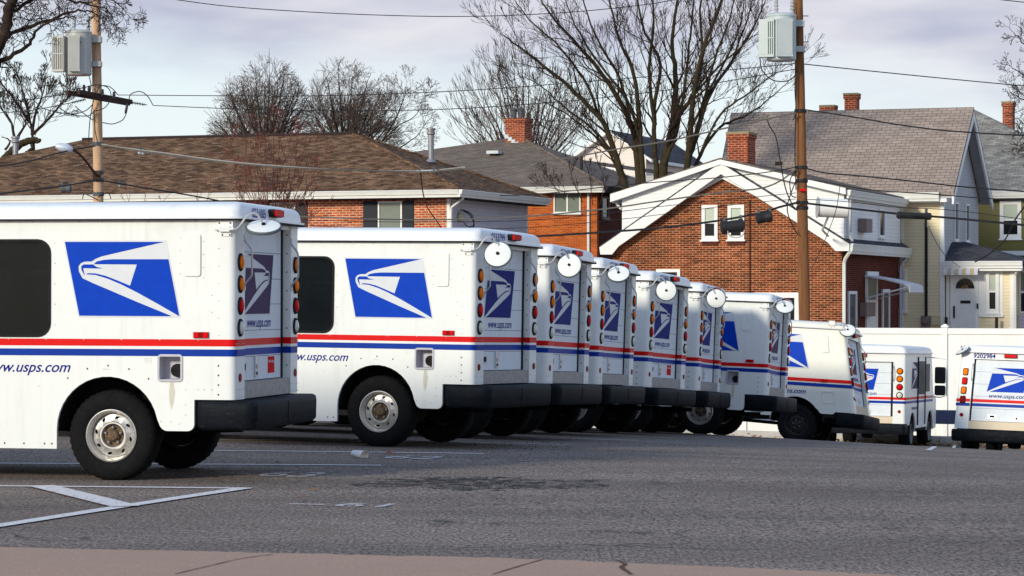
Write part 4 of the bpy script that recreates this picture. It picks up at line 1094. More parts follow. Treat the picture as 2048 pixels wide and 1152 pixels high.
# lower eave gutter on the right and side wall details
gutter(Ch, [(rt_[0]-.02, -.3, rt_[1]+.02), (rt_[0]-.02, Lc+.2, rt_[1]+.02)], 'gutter', 'gutter_white', .24)
Ch.spout([(rt_[0]+.02, -.3, rt_[1]-.22), (.16, -.1, rt_[1]-.45), (.09, -.02, rt_[1]-.6), (.09, -.02, ZB)], .06)
Ch.spout([(rt_[0]+.0, Lc+.1, rt_[1]-.22), (.16, Lc-.1, rt_[1]-.5), (.09, Lc-.1, rt_[1]-.65), (.09, Lc-.1, ZB)], .06, 'recess_grey')
zc0, zc1 = Ch.z(478), Ch.z(407)
for a, b in ((1404, 1436), (1456, 1489)):
    Ch.window('f', 0, Ch.x(a), Ch.x(b), zc0, zc1, .11, True, 'pane_dark', 'shade_pale')
    mb = MB(); Ch.bx(mb, 'f', 0, Ch.x(a), Ch.x(b), zc0-.17, zc0-.05, 0, .05); Ch.part(mb, 'brick_sill', 'brick_dark')
Ch.window('f', 0, Ch.x(1313), Ch.x(1361), Ch.z(640), Ch.z(537), .1, True, 'pane_dark', 'pane_dark')
Ch.window('f', 0, Ch.x(1508), Ch.x(1600), Ch.z(700), Ch.z(585), .17, False, 'pane_dark', None)
mb = MB(); xx = Ch.x(1500); mb.tube([(xx, -.03, Ch.z(400, xx)), (xx, -.03, ZB)], .022, 5); Ch.part(mb, 'conduit', 'soffit_dark')
Ch.window('s', 0, Ch.y(1695), Ch.y(1711), ZB+.5, Ch.z(582), .1, False, 'pane_dark', None)
Ch.window('s', 0, Ch.y(1763), Ch.y(1777), ZB+.5, Ch.z(578, 0, 5), .1, False, 'pane_dark', None)
mb = MB(); y0, y1 = Ch.y(1731), Ch.y(1752); zt_ = Ch.z(543, 0, 4)
mb.box((0, y0-.05, ZB), (.06, y0+.12, zt_)); mb.box((0, y1-.12, ZB), (.06, y1+.05, zt_)); mb.box((0, y0-.05, zt_-.18), (.09, y1+.05, zt_)); mb.box((0, y0, ZB), (.03, y1, zt_-.3)); dr_ = Ch.part(mb, 'side_door', 'trim_white')
mb = MB(); mb.box((.03, y0+.2, Ch.z(600, 0, 4)), (.04, y1-.2, Ch.z(556, 0, 4))); Ch.part(mb, 'door_glass', 'pane_grey', dr_)
# awning over the side door: sheet with two struts
ym_ = (y0+y1)/2; zA = Ch.z(552, 0, ym_)
mb = MB(); W = 1.55
pr = [(0.02, 0.02), (.7, -.10), (W-.25, -.24), (W-.02, -.33), (W, -.55), (W-.03, -.56), (W-.06, -.36), (W-.28, -.28), (.7, -.14), (.02, -.03)]
mb.prism(pr, lambda u, v, h: (u, h, zA+v), y0-.25, y1+.35)
aw = Ch.part(mb, 'door_awning', 'awning_white')
mb = MB(); mb.tube([(.05, y0-.2, zA-.75), (W-.1, y0-.2, zA-.38)], .025, 6); mb.tube([(.05, y1+.3, zA-.75), (W-.1, y1+.3, zA-.38)], .025, 6); Ch.part(mb, 'awning_strut', 'awning_white', aw)
mb = MB(); mb.box((0, Ch.y(1720), Ch.z(634)), (.22, Ch.y(1738), Ch.z(605))); Ch.part(mb, 'meter_box', 'box_brown')
# dormer side windows and vent box
for a, b in ((1693, 1700), (1756, 1767)):
    Ch.window('s', xd+.005, Ch.y(a, xd), Ch.y(b, xd), Ch.z(468, xd), Ch.z(408, xd), .06, False, 'pane_dark', None)
mb = MB(); mb.box((xd, Ch.y(1715, xd), Ch.z(462, xd)), (xd+.3, Ch.y(1727, xd), Ch.z(434, xd))); Ch.part(mb, 'vent_box', 'box_brown')
Ch.chimney(Ch.x(1455, 1.5), Ch.x(1495, 1.5), 1.5, 2.5, Ch.z(350), Ch.z(268, Ch.x(1455, 1.5), 1.5), par=roofC)

# ---- D: cream house with big grey roof, porch and white door
Dh = House('cream_house', 1887, 96, 20, 'tall cream sided house with a large grey roof and white arched-window front door')
dpd = Dh.y(1955)+.2; xld = Dh.x(1462, dpd/2); oh = .5
zt = Dh.z(392)
mb = MB(); mb.box((xld+.5, 0, ZB), (0, .2, zt)); Dh.part(mb, 'front_wall', 'siding_cream')
rzd = Dh.z(214, Dh.x(1948, dpd/2), dpd/2); ohx = Dh.x(1948, dpd/2)
ezd = Dh.z(384, ohx, -oh)
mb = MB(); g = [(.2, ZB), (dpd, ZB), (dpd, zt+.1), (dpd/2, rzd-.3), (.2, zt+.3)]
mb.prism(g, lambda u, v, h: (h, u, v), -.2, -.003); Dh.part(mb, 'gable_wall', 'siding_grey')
mb = MB(); mb.box((xld, -oh, 0), (xld, -oh, 0)); mb = MB()
ex0 = Dh.x(1430, -oh)
e = [(ex0, -oh, ezd), (ohx, -oh, ezd), (ohx, dpd/2, rzd), (xld, dpd/2, rzd)]
mb.slab(e, .14, 0); mb.slab([(ohx, dpd/2, rzd), (ohx, dpd+oh, ezd), (xld, dpd+oh, ezd), (xld, dpd/2, rzd)], .14, 0); roofD = Dh.part(mb, 'roof', 'shingle_rose')
mb = MB()
sl = (rzd-ezd)/(dpd/2+oh)
mb.prism([(-oh, ezd-.15), (dpd/2, rzd-.15), (dpd+oh, ezd-.15), (dpd+oh, ezd-.42), (dpd/2, rzd-.45), (-oh, ezd-.42)], lambda u, v, h: (h, u, v), ohx-.06, ohx+.01)
Dh.part(mb, 'rake_board', 'trim_white')
mb = MB(); mb.prism([(-oh, ezd-.15), (dpd/2, rzd-.15), (dpd+oh, ezd-.15), (dpd+oh, ezd-.2), (dpd/2, rzd-.2), (-oh, ezd-.2)], lambda u, v, h: (h, u, v), 0, ohx-.06); Dh.part(mb, 'rake_soffit', 'siding_grey')
gutter(Dh, [(ex0, -oh, ezd-.0), (ohx-.5, -oh, ezd-.0)], h=.22)
mb = MB(); mb.box((ex0, -oh+.03, ezd-.34), (.2, 0, ezd-.15)); Dh.part(mb, 'soffit', 'trim_white')
mb = MB(); mb.box((-.12, -.03, ZB), (.02, .14, zt)); mb.box((Dh.x(1800), -.03, ZB), (Dh.x(1807), .0, zt)); Dh.part(mb, 'corner_board', 'trim_white')
for px in (1690, 1702): pass
for a, b, t, bt in ((1689, 1713, 190, 230), (1641, 1667, 214, 232)):
    y_ = dpd/2+1.0; x_0, x_1 = Dh.x(a, y_), Dh.x(b, y_); Dh.chimney(x_0, x_1, y_, y_+.5, rzd-1, Dh.z(t, x_0, y_), par=roofD)
for px, h_ in ((1555, 338), (1563, 236)):
    y_ = .8; x_ = Dh.x(1557, y_)
mb = MB(); y_ = .9; x_ = Dh.x(1558, y_); mb.box((x_-.12, y_-.1, Dh.z(340, x_, y_)), (x_+.12, y_+.15, Dh.z(324, x_, y_))); Dh.part(mb, 'roof_vent', 'soffit_dark', roofD)
for a, b in ((1908, 1915), (1930, 1937)):
    Dh.window('s', 0, Dh.y(a), Dh.y(b), Dh.z(480), Dh.z(400), .07, False, 'pane_dark', None)
Dh.window('f', 0, Dh.x(1786), Dh.x(1813), Dh.z(624), Dh.z(538), .1, True, 'pane_dark', 'pane_dark')
Dh.window('f', 0, Dh.x(1776), Dh.x(1802), Dh.z(478), Dh.z(420), .1, True, 'pane_grey', 'pane_grey', 'box_beige')
mb = MB(); xx = Dh.x(1852); mb.tube([(xx, -.06, Dh.z(438, xx)), (xx, -.06, Dh.z(635, xx))], .035, 6); mb.tube([(xx+.05, -.06, Dh.z(455, xx)), (xx+.05, -.06, Dh.z(640, xx))], .02, 5); Dh.part(mb, 'service_cable', 'wire_black')
mb = MB(); mb.lathe([(.14, 0), (.14, .1), (.11, .18)], (xx, -.02, Dh.z(641, xx)), (0, -1, 0), 14, cap1=True); mb.box((xx-.16, -.08, Dh.z(655, xx)), (xx+.16, 0, Dh.z(632, xx))); Dh.part(mb, 'electric_meter', 'box_brown')
mb = MB(); mb.box((Dh.x(1863), -.12, Dh.z(650)), (Dh.x(1882), 0, Dh.z(632))); Dh.part(mb, 'meter_box', 'box_beige')
# porch against the gable side
py0 = .35; pxr = Dh.x(2026, py0); pze = Dh.z(534, 0, py0); dpp = 4.6
mb = MB(); mb.box((.02, py0, ZB), (pxr, py0+.2, pze)); mb.box((pxr-.2, py0+.2, ZB), (pxr, dpp, pze)); por = Dh.part(mb, 'porch_wall', 'siding_cream')
pe = Dh.z(522, pxr, py0-.35)
mb = MB(); o1, o2 = (.0, py0-.38, pe), (pxr+.4, py0-.38, pe)
w1, w2 = (.0, 1.5, Dh.z(484, 0, 1.5)), (Dh.x(1932, 2.6), 2.6, Dh.z(484, 0, 2.6))
mb.slab([o1, o2, w2, w1], .1); mb.slab([o2, (pxr+.4, dpp, pe), w2], .1); mb.slab([w1, w2, (pxr+.4, dpp, pe), (0, dpp, pe)], .1); Dh.part(mb, 'porch_roof', 'shingle_slate')
gutter(Dh, [o1, o2], 'porch_gutter', 'trim_white', .16)
mb = MB(); mb.box((.02, py0-.37, pe-.34), (pxr+.35, py0, pe-.17)); Dh.part(mb, 'porch_fascia', 'trim_white')
mb = MB(); mb.box((.03, py0-.04, ZB), (.14, py0, pze-.02)); mb.box((pxr-.10, py0-.04, ZB), (pxr+.03, py0, pze-.02)); mb.box((Dh.x(1957, py0), py0-.03, Dh.z(630, 1, py0)), (Dh.x(1968, py0), py0, pze-.02)); Dh.part(mb, 'porch_corner_board', 'trim_white')
X = lambda p: Dh.x(p, py0-.03)
Zp = lambda p: Dh.z(p, 1, py0)
mb = MB(); mb.box((X(1901), py0-.06, ZB), (X(1906), py0-.0, Zp(548))); mb.box((X(1951), py0-.06, ZB), (X(1957), py0, Zp(548))); mb.box((X(1906), py0-.06, Zp(553)), (X(1951), py0, Zp(548))); mb.box((X(1906), py0-.03, ZB), (X(1951), py0-.002, Zp(553)))
mb.box((X(1908), py0-.036, Zp(650)), (X(1949), py0-.03, Zp(608)))
door = Dh.part(mb, 'front_door', 'trim_white')
mb = MB(); cxx = X(1930); cz_ = Zp(577)
fan = [(cxx+math.cos(R(t))*.33, cz_+math.sin(R(t))*.36) for t in range(0, 181, 15)]
mb.prism(fan, lambda u, v, h: (u, h, v), py0-.042, py0-.03); fan_o = Dh.part(mb, 'fanlight', 'pane_dark', door)
mb = MB()
for t in (45, 90, 135): mb.tube([(cxx, py0-.045, cz_), (cxx+math.cos(R(t))*.33, py0-.045, cz_+math.sin(R(t))*.36)], .012, 4)
mb.prism([(cxx+math.cos(R(t))*.13, cz_+math.sin(R(t))*.13) for t in range(0, 181, 20)], lambda u, v, h: (u, h, v), py0-.048, py0-.043); Dh.part(mb, 'glazing_bar', 'bronze', door)
mb = MB(); mb.box((X(1921), py0-.05, Zp(607)), (X(1941), py0-.035, Zp(601))); mb.box((X(1907), py0-.09, Zp(636)), (X(1910), py0-.03, Zp(612))); mb.box((X(1954), py0-.12, Zp(617)), (X(1957), py0-.03, Zp(607))); Dh.part(mb, 'door_fittings', 'soffit_dark', door)
Dh.window('f', py0, X(1972), X(1998), Zp(626), Zp(540), .12, True, 'pane_dark', 'shade_pale')
mb = MB(); mb.box((X(1957), py0-.015, Zp(634)), (X(1971), py0, Zp(537))); mb.box((X(1999), py0-.02, Zp(634)), (X(2006), py0, Zp(536))); mb.box((X(1960), py0-.08, Zp(634)), (X(2007), py0, Zp(629))); Dh.part(mb, 'window_surround', 'trim_white')
# scalloped striped awning over the door
mb = MB(); ax0, ax1 = X(1892), X(1961); n = 9
for i in range(n):
    a, b = ax0+(ax1-ax0)*i/n, ax0+(ax1-ax0)*(i+1)/n
    pf = [(0, Zp(530)), (-.35, Zp(534)), (-.55, Zp(541)), (-.58, Zp(550)), (-.55, Zp(550)), (-.52, Zp(542)), (-.33, Zp(536)), (0, Zp(532))]
    mb.prism(pf, lambda u, v, h: (h, py0+u, v), a, b-.004, i % 2)
Dh.part(mb, 'door_awning', ['awning_white', 'awning_tan'])
for px in (1893.5, 1994):
    mb = MB(); mb.tube([(X(px-1), py0-.4, ZB), (X(px+3), py0-.4, Zp(634))], .055, 6); Dh.part(mb, 'porch_rail', 'box_black')
Dh.spout([(pxr+.3, py0-.35, pe-.15), (pxr+.2, py0-.3, pe-.3), (pxr+.08, py0-.06, pe-.5), (pxr+.08, py0-.06, ZB)], .05)
# glazed sunroom beyond the porch
mb = MB(); sx0 = pxr+.05; sy = 1.2; mb.box((sx0, sy, ZB), (sx0+4, sy+.2, Dh.z(628, sx0, sy))); mb.box((sx0, sy, Dh.z(540, sx0, sy)), (sx0+4, sy+.2, pze)); Dh.part(mb, 'sunroom_wall', 'siding_lilac')
zz0, zz1 = Dh.z(626, sx0, sy), Dh.z(542, sx0, sy)
for i in range(6): Dh.window('f', sy+.1, sx0+.02+i*.42, sx0+.42+i*.42, zz0, zz1, .05, True, 'pane_dark', 'pane_grey', 'trim_white', False)
mb = MB(); mb.slab([(sx0-.1, sy-.4, pze-.02), (sx0+4, sy-.4, pze-.02), (sx0+4, sy+3, pze+.5), (sx0-.1, sy+3, pze+.5)], .12); Dh.part(mb, 'sunroom_roof', 'shingle_grey')

# ---- E: olive house at the right edge
Eh = House('olive_house', 2230, 108, 20, 'olive green sided house with a pale grey roof at the right edge')
xle = Eh.x(1930); zt = Eh.z(392, Eh.x(2000))
mb = MB(); mb.box((xle, 0, ZB), (0, .2, zt)); mb.box((-.2, .2, ZB), (0, 9, zt)); mb.box((xle, .2, ZB), (xle+.2, 9, zt)); Eh.part(mb, 'wall', 'siding_olive')
ez = Eh.z(382, Eh.x(2000), -.4); am = Eh.x(1946, 4.5); az = Eh.z(220, am, 4.5)
mb = MB(); mb.slab([(xle-.4, -.4, ez), (.4, -.4, ez), (am+.1, 4.5, az), (am-.3, 4.5, az)], .12); mb.slab([(.4, -.4, ez), (.4, 9.4, ez), (am+.1, 4.5, az)], .12); mb.slab([(.4, 9.4, ez), (xle-.4, 9.4, ez), (am-.3, 4.5, az), (am+.1, 4.5, az)], .12); mb.slab([(xle-.4, 9.4, ez), (xle-.4, -.4, ez), (am-.3, 4.5, az)], .12)
roofE = Eh.part(mb, 'roof', 'shingle_pale')
gutter(Eh, [(xle-.4, -.4, ez), (.4, -.4, ez)], h=.2)
Eh.window('f', 0, Eh.x(2000), Eh.x(2043), Eh.z(478, Eh.x(2000)), Eh.z(402, Eh.x(2000)), .15, True, 'pane_dark', 'shade_pale')
y_ = 5.5; Eh.chimney(Eh.x(2005, y_), Eh.x(2025, y_), y_, y_+.6, az-4, Eh.z(206, Eh.x(2005, y_), y_), par=roofE)
mb = MB(); mb.box((Eh.x(2005), -1.4, Eh.z(512, Eh.x(2010))), (Eh.x(2120), -.1, Eh.z(503, Eh.x(2010)))); Eh.part(mb, 'bay_roof', 'trim_white')

# ---- F: pale far house behind the big tree
Fh = House('far_house', 1292, 135, 20, 'pale pink gabled house far behind the big bare tree')
xlf = Fh.x(1150); am = (xlf)/2
zt = Fh.z(312, -2); az = Fh.z(262, am); 
mb = MB(); mb.prism([(xlf, ZB), (0, ZB), (0, zt), (am, az-.1), (xlf, zt)], lambda u, v, h: (u, h, v), 0, .2); mb.box((-.2, .2, ZB), (0, 10, zt)); Fh.part(mb, 'wall', 'siding_pink')
mb = MB(); sl = (az-zt)/(am-xlf)
mb.slab([(xlf-.4, -.4, zt-.4*sl+.05), (am, -.4, az+.05), (am, 10.4, az+.05), (xlf-.4, 10.4, zt-.4*sl+.05)], .15, 0, 1)
mb.slab([(am, -.4, az+.05), (.4, -.4, zt-.4*sl+.05), (.4, 10.4, zt-.4*sl+.05), (am, 10.4, az+.05)], .15, 0, 1); Fh.part(mb, 'roof', ['shingle_slate', 'trim_white'])
Fh.window('f', 0, Fh.x(1213), Fh.x(1232), Fh.z(365), Fh.z(335), .08, True, 'pane_dark', 'pane_grey')
Gh = House('far_house', 1380, 122, 20, 'low dark roofed house end seen between the big tree and the brick gable')
mb = MB(); mb.box((-5, 0, ZB), (0, 6, Gh.z(350))); Gh.part(mb, 'wall', 'siding_grey')
mb = MB(); mb.slab([(-5.2, -.3, Gh.z(318, -4)), (.5, -.3, Gh.z(352)), (.5, 6.3, Gh.z(352)), (-5.2, 6.3, Gh.z(318, -4))], .15); Gh.part(mb, 'roof', 'shingle_slate')

# white drum antenna fixed beside the dormers
p = P(1662, 416, 86.2); dr = empty('drum_antenna', p, R(-20), 'white drum shaped antenna with grey round end on the brick gable house', 'antenna')
mb = MB(); mb.lathe([(.30, -.42), (.30, .50)], (0, 0, 0), (1, .42, -.05), 28, cap0=True, cap1=True); mb.build('drum', M['trim_white'], dr)
mb = MB(); mb.lathe([(.34, -.44), (.34, -.425), (.30, -.42)], (0, 0, 0), (1, .42, -.05), 28, cap0=True); mb.build('drum_face', M['transformer_grey'], dr)
mb = MB(); mb.tube([(-.1, .0, -.3), (-.35, .3, -.68), (-.38, 1.2, -.85)], .035, 6); mb.build('bracket', M['transformer_grey'], dr)

# ---------------------------------------------------------------- fence, guard rail, kerb, leaf strip
fa, fb = P(1700, 657, 66.3), P(2062, 659, 64.6)
fd = (fb-fa); fd.z = 0; fd.normalize(); ft = .70
fr = empty('white_fence', (fa.x, fa.y, 0), math.atan2(fd.y, fd.x), 'tall white vinyl privacy fence with a capped post, behind the small vans', 'fence')
zb = -2.1
def fpx(px):
    k = (px-CX)/FPX; return (k*fa.y-fa.x)/(fd.x-k*fd.y)
posts = [fpx(1890)+i*2.5 for i in range(-11, 4)]
mb = MB()
for i in range(len(posts)-1):
    a, b = posts[i]+.06, posts[i+1]-.06; n = 14
    for j in range(n): q = (b-a)/n; mb.box((a+j*q, .01, zb+.1), (a+(j+1)*q-.008, .03, ft-.12))
    mb.box((a, .014, zb+.1), (b, .028, ft-.12))
mb.build('fence_panel', M['fence_white'], fr)
for i in range(len(posts)-1):
    a, b = posts[i]+.06, posts[i+1]-.06
    for z0, z1 in ((ft-.14, ft), (zb+.05, zb+.22)):
        mb = MB(); mb.box((a, -.02, z0), (b, .06, z1)); mb.build('fence_rail', M['fence_white'], fr)
for x_ in posts:
    mb = MB(); mb.box((x_-.062, -.045, zb), (x_+.062, .08, ft+.02)); mb.rings([[(x_+q[0], .018+q[1], z) for q in ((-d, -d), (d, -d), (d, d), (-d, d))] for z, d in ((ft+.02, .085), (ft+.05, .085), (ft+.10, .02))]); mb.build('fence_post', M['fence_white'], fr)
# guard rail in front of it
q0 = P(1700, 800, 63.4); gd = empty('guard_rail', (q0.x, q0.y, 0), math.atan2(fd.y, fd.x), 'low blue grey steel guard rail in front of the white fence', 'guard rail')
zg = CZ-(838-YH)/FPX*61.5
mb = MB(); pf = [(-.03, .16), (.02, .13), (.02, .08), (-.04, .05), (-.04, -.05), (.02, -.08), (.02, -.13), (-.03, -.16), (-.06, -.15), (-.06, .15)]
mb.prism(pf, lambda u, v, h: (h, u, zg+v), -22, 7); mb.build('rail', M['guard_steel'], gd)
for i in range(12):
    x_ = -20+i*2.3; mb = MB(); mb.box((x_-.07, .0, -1.95), (x_+.07, .12, zg+.16)); mb.build('rail_post', M['arm_wood'], gd)
mb = MB()
k0 = P(1880, 862, 60.6); kz = k0.z+.06
c0 = Vector((k0.x, k0.y, 0)); nn = Vector((-fd.y, fd.x, 0))
for i in range(14):
    a = c0+fd*(-26+i*2.6); b = a+fd*2.58
    mb.rings([[q+nn*u+Vector((0, 0, gz(q.x, q.y)+v)) for u, v in ((0, -.1), (0, .15), (.02, .19), (.20, .19), (.2, -.1))] for q in (a, b)])
tag(mb.build('kerb', M['kerb_white']), kind='structure')
random.seed(8); mb = MB()
for i in range(5200):
    q = c0+fd*random.uniform(-24, 6)+nn*random.gauss(-.32, .22); z = gz(q.x, q.y)+abs(random.gauss(.015, .05))
    s = random.uniform(.02, .05); a, b = random.random()*6.3, random.uniform(-1, 1)
    u = Vector((math.cos(a), math.sin(a), b*.6))*s; v = Vector((-math.sin(a), math.cos(a), random.uniform(-.8, .8)))*s*.6
    q = Vector((q.x, q.y, z)); n = len(mb.v); mb.v += [q-u, q+v, q+u, q-v]; mb.f.append([n, n+1, n+2, n+3]); mb.m.append(0)
tag(mb.build('dry_leaves', M['leaf_dry'], smooth=0, uv=False, recalc=False), 'brown dry leaves heaped along the kerb under the fence', 'leaves', kind='stuff')

# ---------------------------------------------------------------- utility poles
YL, YR = 73.0, 66.0
def pole(name, pts, r0, r1, mt, label):
    root = empty(name, (pts[-1].x, pts[-1].y, -2.5), 0, label, 'utility pole')
    off = root.location
    mb = MB(); n = 24; pp = []; rr_ = []
    a, b = pts[-1].copy(), pts[0].copy(); d = (a-b)/(a.z-b.z); a = a+d*(-2.6-a.z); b = b+d*(.8)
    for i in range(n+1):
        t = i/n; pp.append(a.lerp(b, t)-off); rr_.append((r0+(r1-r0)*t)*(1+random.uniform(-.015, .015)))
    mb.tube(pp, rr_, 16)
    mb.build('shaft', M[mt], root, 60)
    return root, off
random.seed(2)
lp, lo = pole('utility_pole', [P(191.5, 0, YL), P(197, 400, YL)], .142, .122, 'pole_pale', 'pale weathered wooden utility pole with a crossarm on the left')
rp, ro = pole('utility_pole', [P(1596.5, 0, YR), P(1609, 640, YR)], .150, .105, 'pole_brown', 'brown wooden utility pole in front of the brick gable house')
def Lp(px, py, dy=0): return P(px, py, YL+dy)-lo
def Rp(px, py, dy=0): return P(px, py, YR+dy)-ro
# left pole hardware
def bar(mb, a, b, w, h):
    t = (b-a).normalized(); n = t.cross(Vector((0, 0, 1))).normalized(); up = n.cross(t)
    mb.rings([[q+n*(sx*w)+up*(sz*h) for sx, sz in ((-1, -1), (1, -1), (1, 1), (-1, 1))] for q in (a, b)])
mb = MB(); bar(mb, Lp(134, 185, -1.2), Lp(258, 207, .6), .05, .06); mb.build('crossarm', M['arm_wood'], lp); mb = MB(); bar(mb, Lp(157, 184, -1.0), Lp(262, 204, .9), .05, .06); mb.build('crossarm', M['arm_wood'], lp)
mb = MB()
for (a, b, dy) in (((128, 188), (100, 193), -1.2), ((170, 199), (145, 205), -.8), ((262, 205), (288, 209), .5)):
    A0, B0 = Lp(a[0], a[1], dy), Lp(b[0], b[1], dy); d = (B0-A0)/8
    mb.tube([A0, B0+d*2], .012, 6)
    for i in range(9): c = A0+d*i; mb.lathe([(.015, -.012), (.05, 0), (.015, .012)], c, d, 10)
    mb.build('insulator', M['porcelain'], lp); mb = MB()
for px, py in ((205, 185), (228, 190), (168, 176), (178, 178)):
    mb.lathe([(.03, -.1), (.05, -.06), (.03, -.03), (.05, 0), (.03, .03), (.04, .06), (.02, .09)], Lp(px, py, -.3), (0, 0, 1), 10); mb.build('insulator', M['porcelain'], lp); mb = MB()
mb.lathe([(.025, -.14), (.035, -.1), (.035, .1), (.02, .14)], Lp(253, 217, .2), (.2, 0, 1), 10)
mb.build('insulator', M['porcelain'], lp)
mb = MB()
for pts in ([(120, 150), (122, 165), (140, 178), (165, 176), (190, 170), (215, 175), (222, 195), (210, 215), (190, 222)],
            [(178, 152), (182, 170), (180, 185)], [(194, 185), (200, 172), (220, 174), (236, 190)],
            [(258, 200), (262, 188), (280, 183), (295, 192), (306, 210)], [(253, 226), (245, 240), (225, 248), (205, 245)],
            [(70, 203), (90, 218), (140, 228), (170, 222), (186, 208)], [(115, 213), (140, 228), (175, 232), (190, 220)],
            [(150, 212), (165, 225), (185, 240)], [(187, 200), (180, 240), (177, 285)], [(188, 220), (190, 260), (196, 288)],
            [(196, 400), (170, 388), (165, 398)], [(196, 395), (215, 385), (222, 398)]):
    mb = MB(); mb.tube(catmull([Lp(p[0], p[1], -.25) for p in pts], 5), .013, 5); mb.build('jumper_wire', M['wire_black'], lp)
mb = MB()
for py in (288, 345, 360, 388): 
    q = Lp(191.5+(py/400)*5.5, py); mb = MB(); mb.lathe([(.15, -.05), (.155, 0), (.15, .05)], q, (0, 0, 1), 16, cap0=True, cap1=True); mb.build('clamp_band', M['fin_dark'], lp)
# right pole hardware
mb = MB()
for py in (222, 335, 362, 405, 416):
    q = Rp(1596.5+(py/640)*12.5, py); mb = MB(); mb.lathe([(.145, -.04), (.15, 0), (.145, .04)], q, (0, 0, 1), 16, cap0=True, cap1=True); mb.build('clamp_band', M['box_black'], rp)
mb = MB()
for pts in ([(1585, 0), (1592, 60), (1594, 110)], [(1520, 115), (1524, 140), (1545, 160), (1575, 162), (1592, 150)], [(1591, 130), (1590, 180), (1592, 222), (1586, 240)],
            [(1594, 140), (1592, 200), (1590, 300), (1592, 380)], [(1592, 360), (1575, 410), (1580, 440), (1596, 470)], [(1594, 340), (1580, 360), (1583, 390), (1593, 395)]):
    mb = MB(); mb.tube(catmull([Rp(p[0], p[1], -.2) for p in pts], 5), .014, 5); mb.build('jumper_wire', M['wire_black'], rp)
mb = MB(); mb.box(Rp(1599, 382, -.22), Rp(1612, 378, -.16)); mb.build('pole_tag', M['stripe_red'], rp)
mb = MB()
for py in (32, 84): mb = MB(); mb.tube([Rp(1606, py), Rp(1617, py)], .012, 5); mb.build('step_bolt', M['fin_dark'], rp)

def transformer(px0, px1, py0, py1, Y, mt, fins, label, k):
    c = P((px0+px1)/2, py1, Y-.45); r = (px1-px0)/2/FPX*Y; h = (py1-py0)/FPX*Y
    root = empty('transformer', c, 0, label, 'transformer')
    mb = MB(); mb.lathe([(r*.93, 0), (r, .03), (r, h-.04), (r*1.04, h-.03), (r*1.04, h), (r*.85, h+.05), (r*.2, h+.07)], (0, 0, 0), (0, 0, 1), 28, cap0=True, cap1=True)
    mb.box((r*.8, .1, h*.78), (r+.22, .42, h*.92)); mb.box((r*.8, .1, h*.22), (r+.22, .42, h*.34))
    mb.build('tank', M[mt], root)
    for (x, y, ang, wd, nf, depth) in fins:
        mb = MB(); z0, z1 = h*.12, h*.84
        ca, sa = math.cos(R(ang)), math.sin(R(ang))
        def tr(u, v, z): return (x*r+u*ca-v*sa, y*r+u*sa+v*ca, z)
        def bb(u0, u1, v0, v1, za, zc, m=0):
            b8 = [tr(u0, v0, za), tr(u1, v0, za), tr(u1, v1, za), tr(u0, v1, za)]; mb.rings([b8, [(q[0], q[1], zc) for q in b8]], m)
        for i in range(nf):
            u = -wd+i*(2*wd/(nf-1)); bb(u-.013, u+.013, -depth, .03, z0, z1)
        bb(-wd, wd, .0, .02, z0, z1, 1)
        for zz0, zz1 in ((z0-.06, z0), (z1, z1+.06)): bb(-wd-.014, wd+.014, -depth-.01, .12, zz0, zz1)
        bb(-wd, wd, -depth-.008, -depth+.004, (z0+z1)/2-.012, (z0+z1)/2+.012)
        if nf > 7: bb(-wd, wd*(1 if nf > 8 else .25), -depth-.014, -depth-.006, z0, z1)
        mb.build('cooling_fins', [M[mt], M['fin_dark']], root)
    for dx, hh in ((-.12*k, .42), (.26, .36)):
        mb = MB(); mb.lathe([(.03, 0), (.055, .03), (.035, .08), (.06, .12), (.035, .16), (.06, .2), (.035, .24), (.05, .28), (.025, hh), (.0, hh+.02)], (dx, 0, h+.04), (0, 0, 1), 12); mb.build('bushing', M['porcelain_grey'], root)
    mb = MB(); mb.box((.06, -r-.004, h*.72), (.13, -r+.03, h*.76)); mb.build('warning_label', M['bronze'], root)
    return root
transformer(131, 183, 65, 151, YL, 'transformer_grey', [(-1.35, -.5, -12, .15, 7, .16), (-.12, -1.0, 4, .13, 9, .08)], 'grey canister transformer with cooling fins on the pale left pole', 1)
transformer(1533, 1592, 32, 122, YR, 'transformer_pale', [(-1.0, -.62, -18, .17, 8, .10), (.12, -1.0, 6, .17, 9, .10)], 'pale grey canister transformer on the brown right pole', 1)
# street lamp on the left pole
sl_ = empty('street_lamp', P(197, 352, YL), 0, 'street lamp on a black curved arm fixed to the left pole', 'street lamp')
so = sl_.location.copy()
mb = MB(); mb.tube(catmull([P(x, y, YL-dy)-so for x, y, dy in ((196, 354, .15), (186, 341, .6), (168, 318, 1.2), (155, 305, 1.6), (144, 299, 1.9))], 5), .032, 8); mb.box(P(187, 360, YL-.1)-so, P(200, 342, YL-.25)-so); mb.build('lamp_arm', M['arm_wood'], sl_)
c = P(130, 296, YL-2.1)-so
mb = MB(); mb.lathe([(.02, -.25), (.07, -.22), (.11, -.10), (.12, .05), (.08, .16), (.04, .2)], c, (1, .1, -.22), 16, cap0=True, cap1=True); mb.build('lamp_head', M['lamp_head'], sl_)

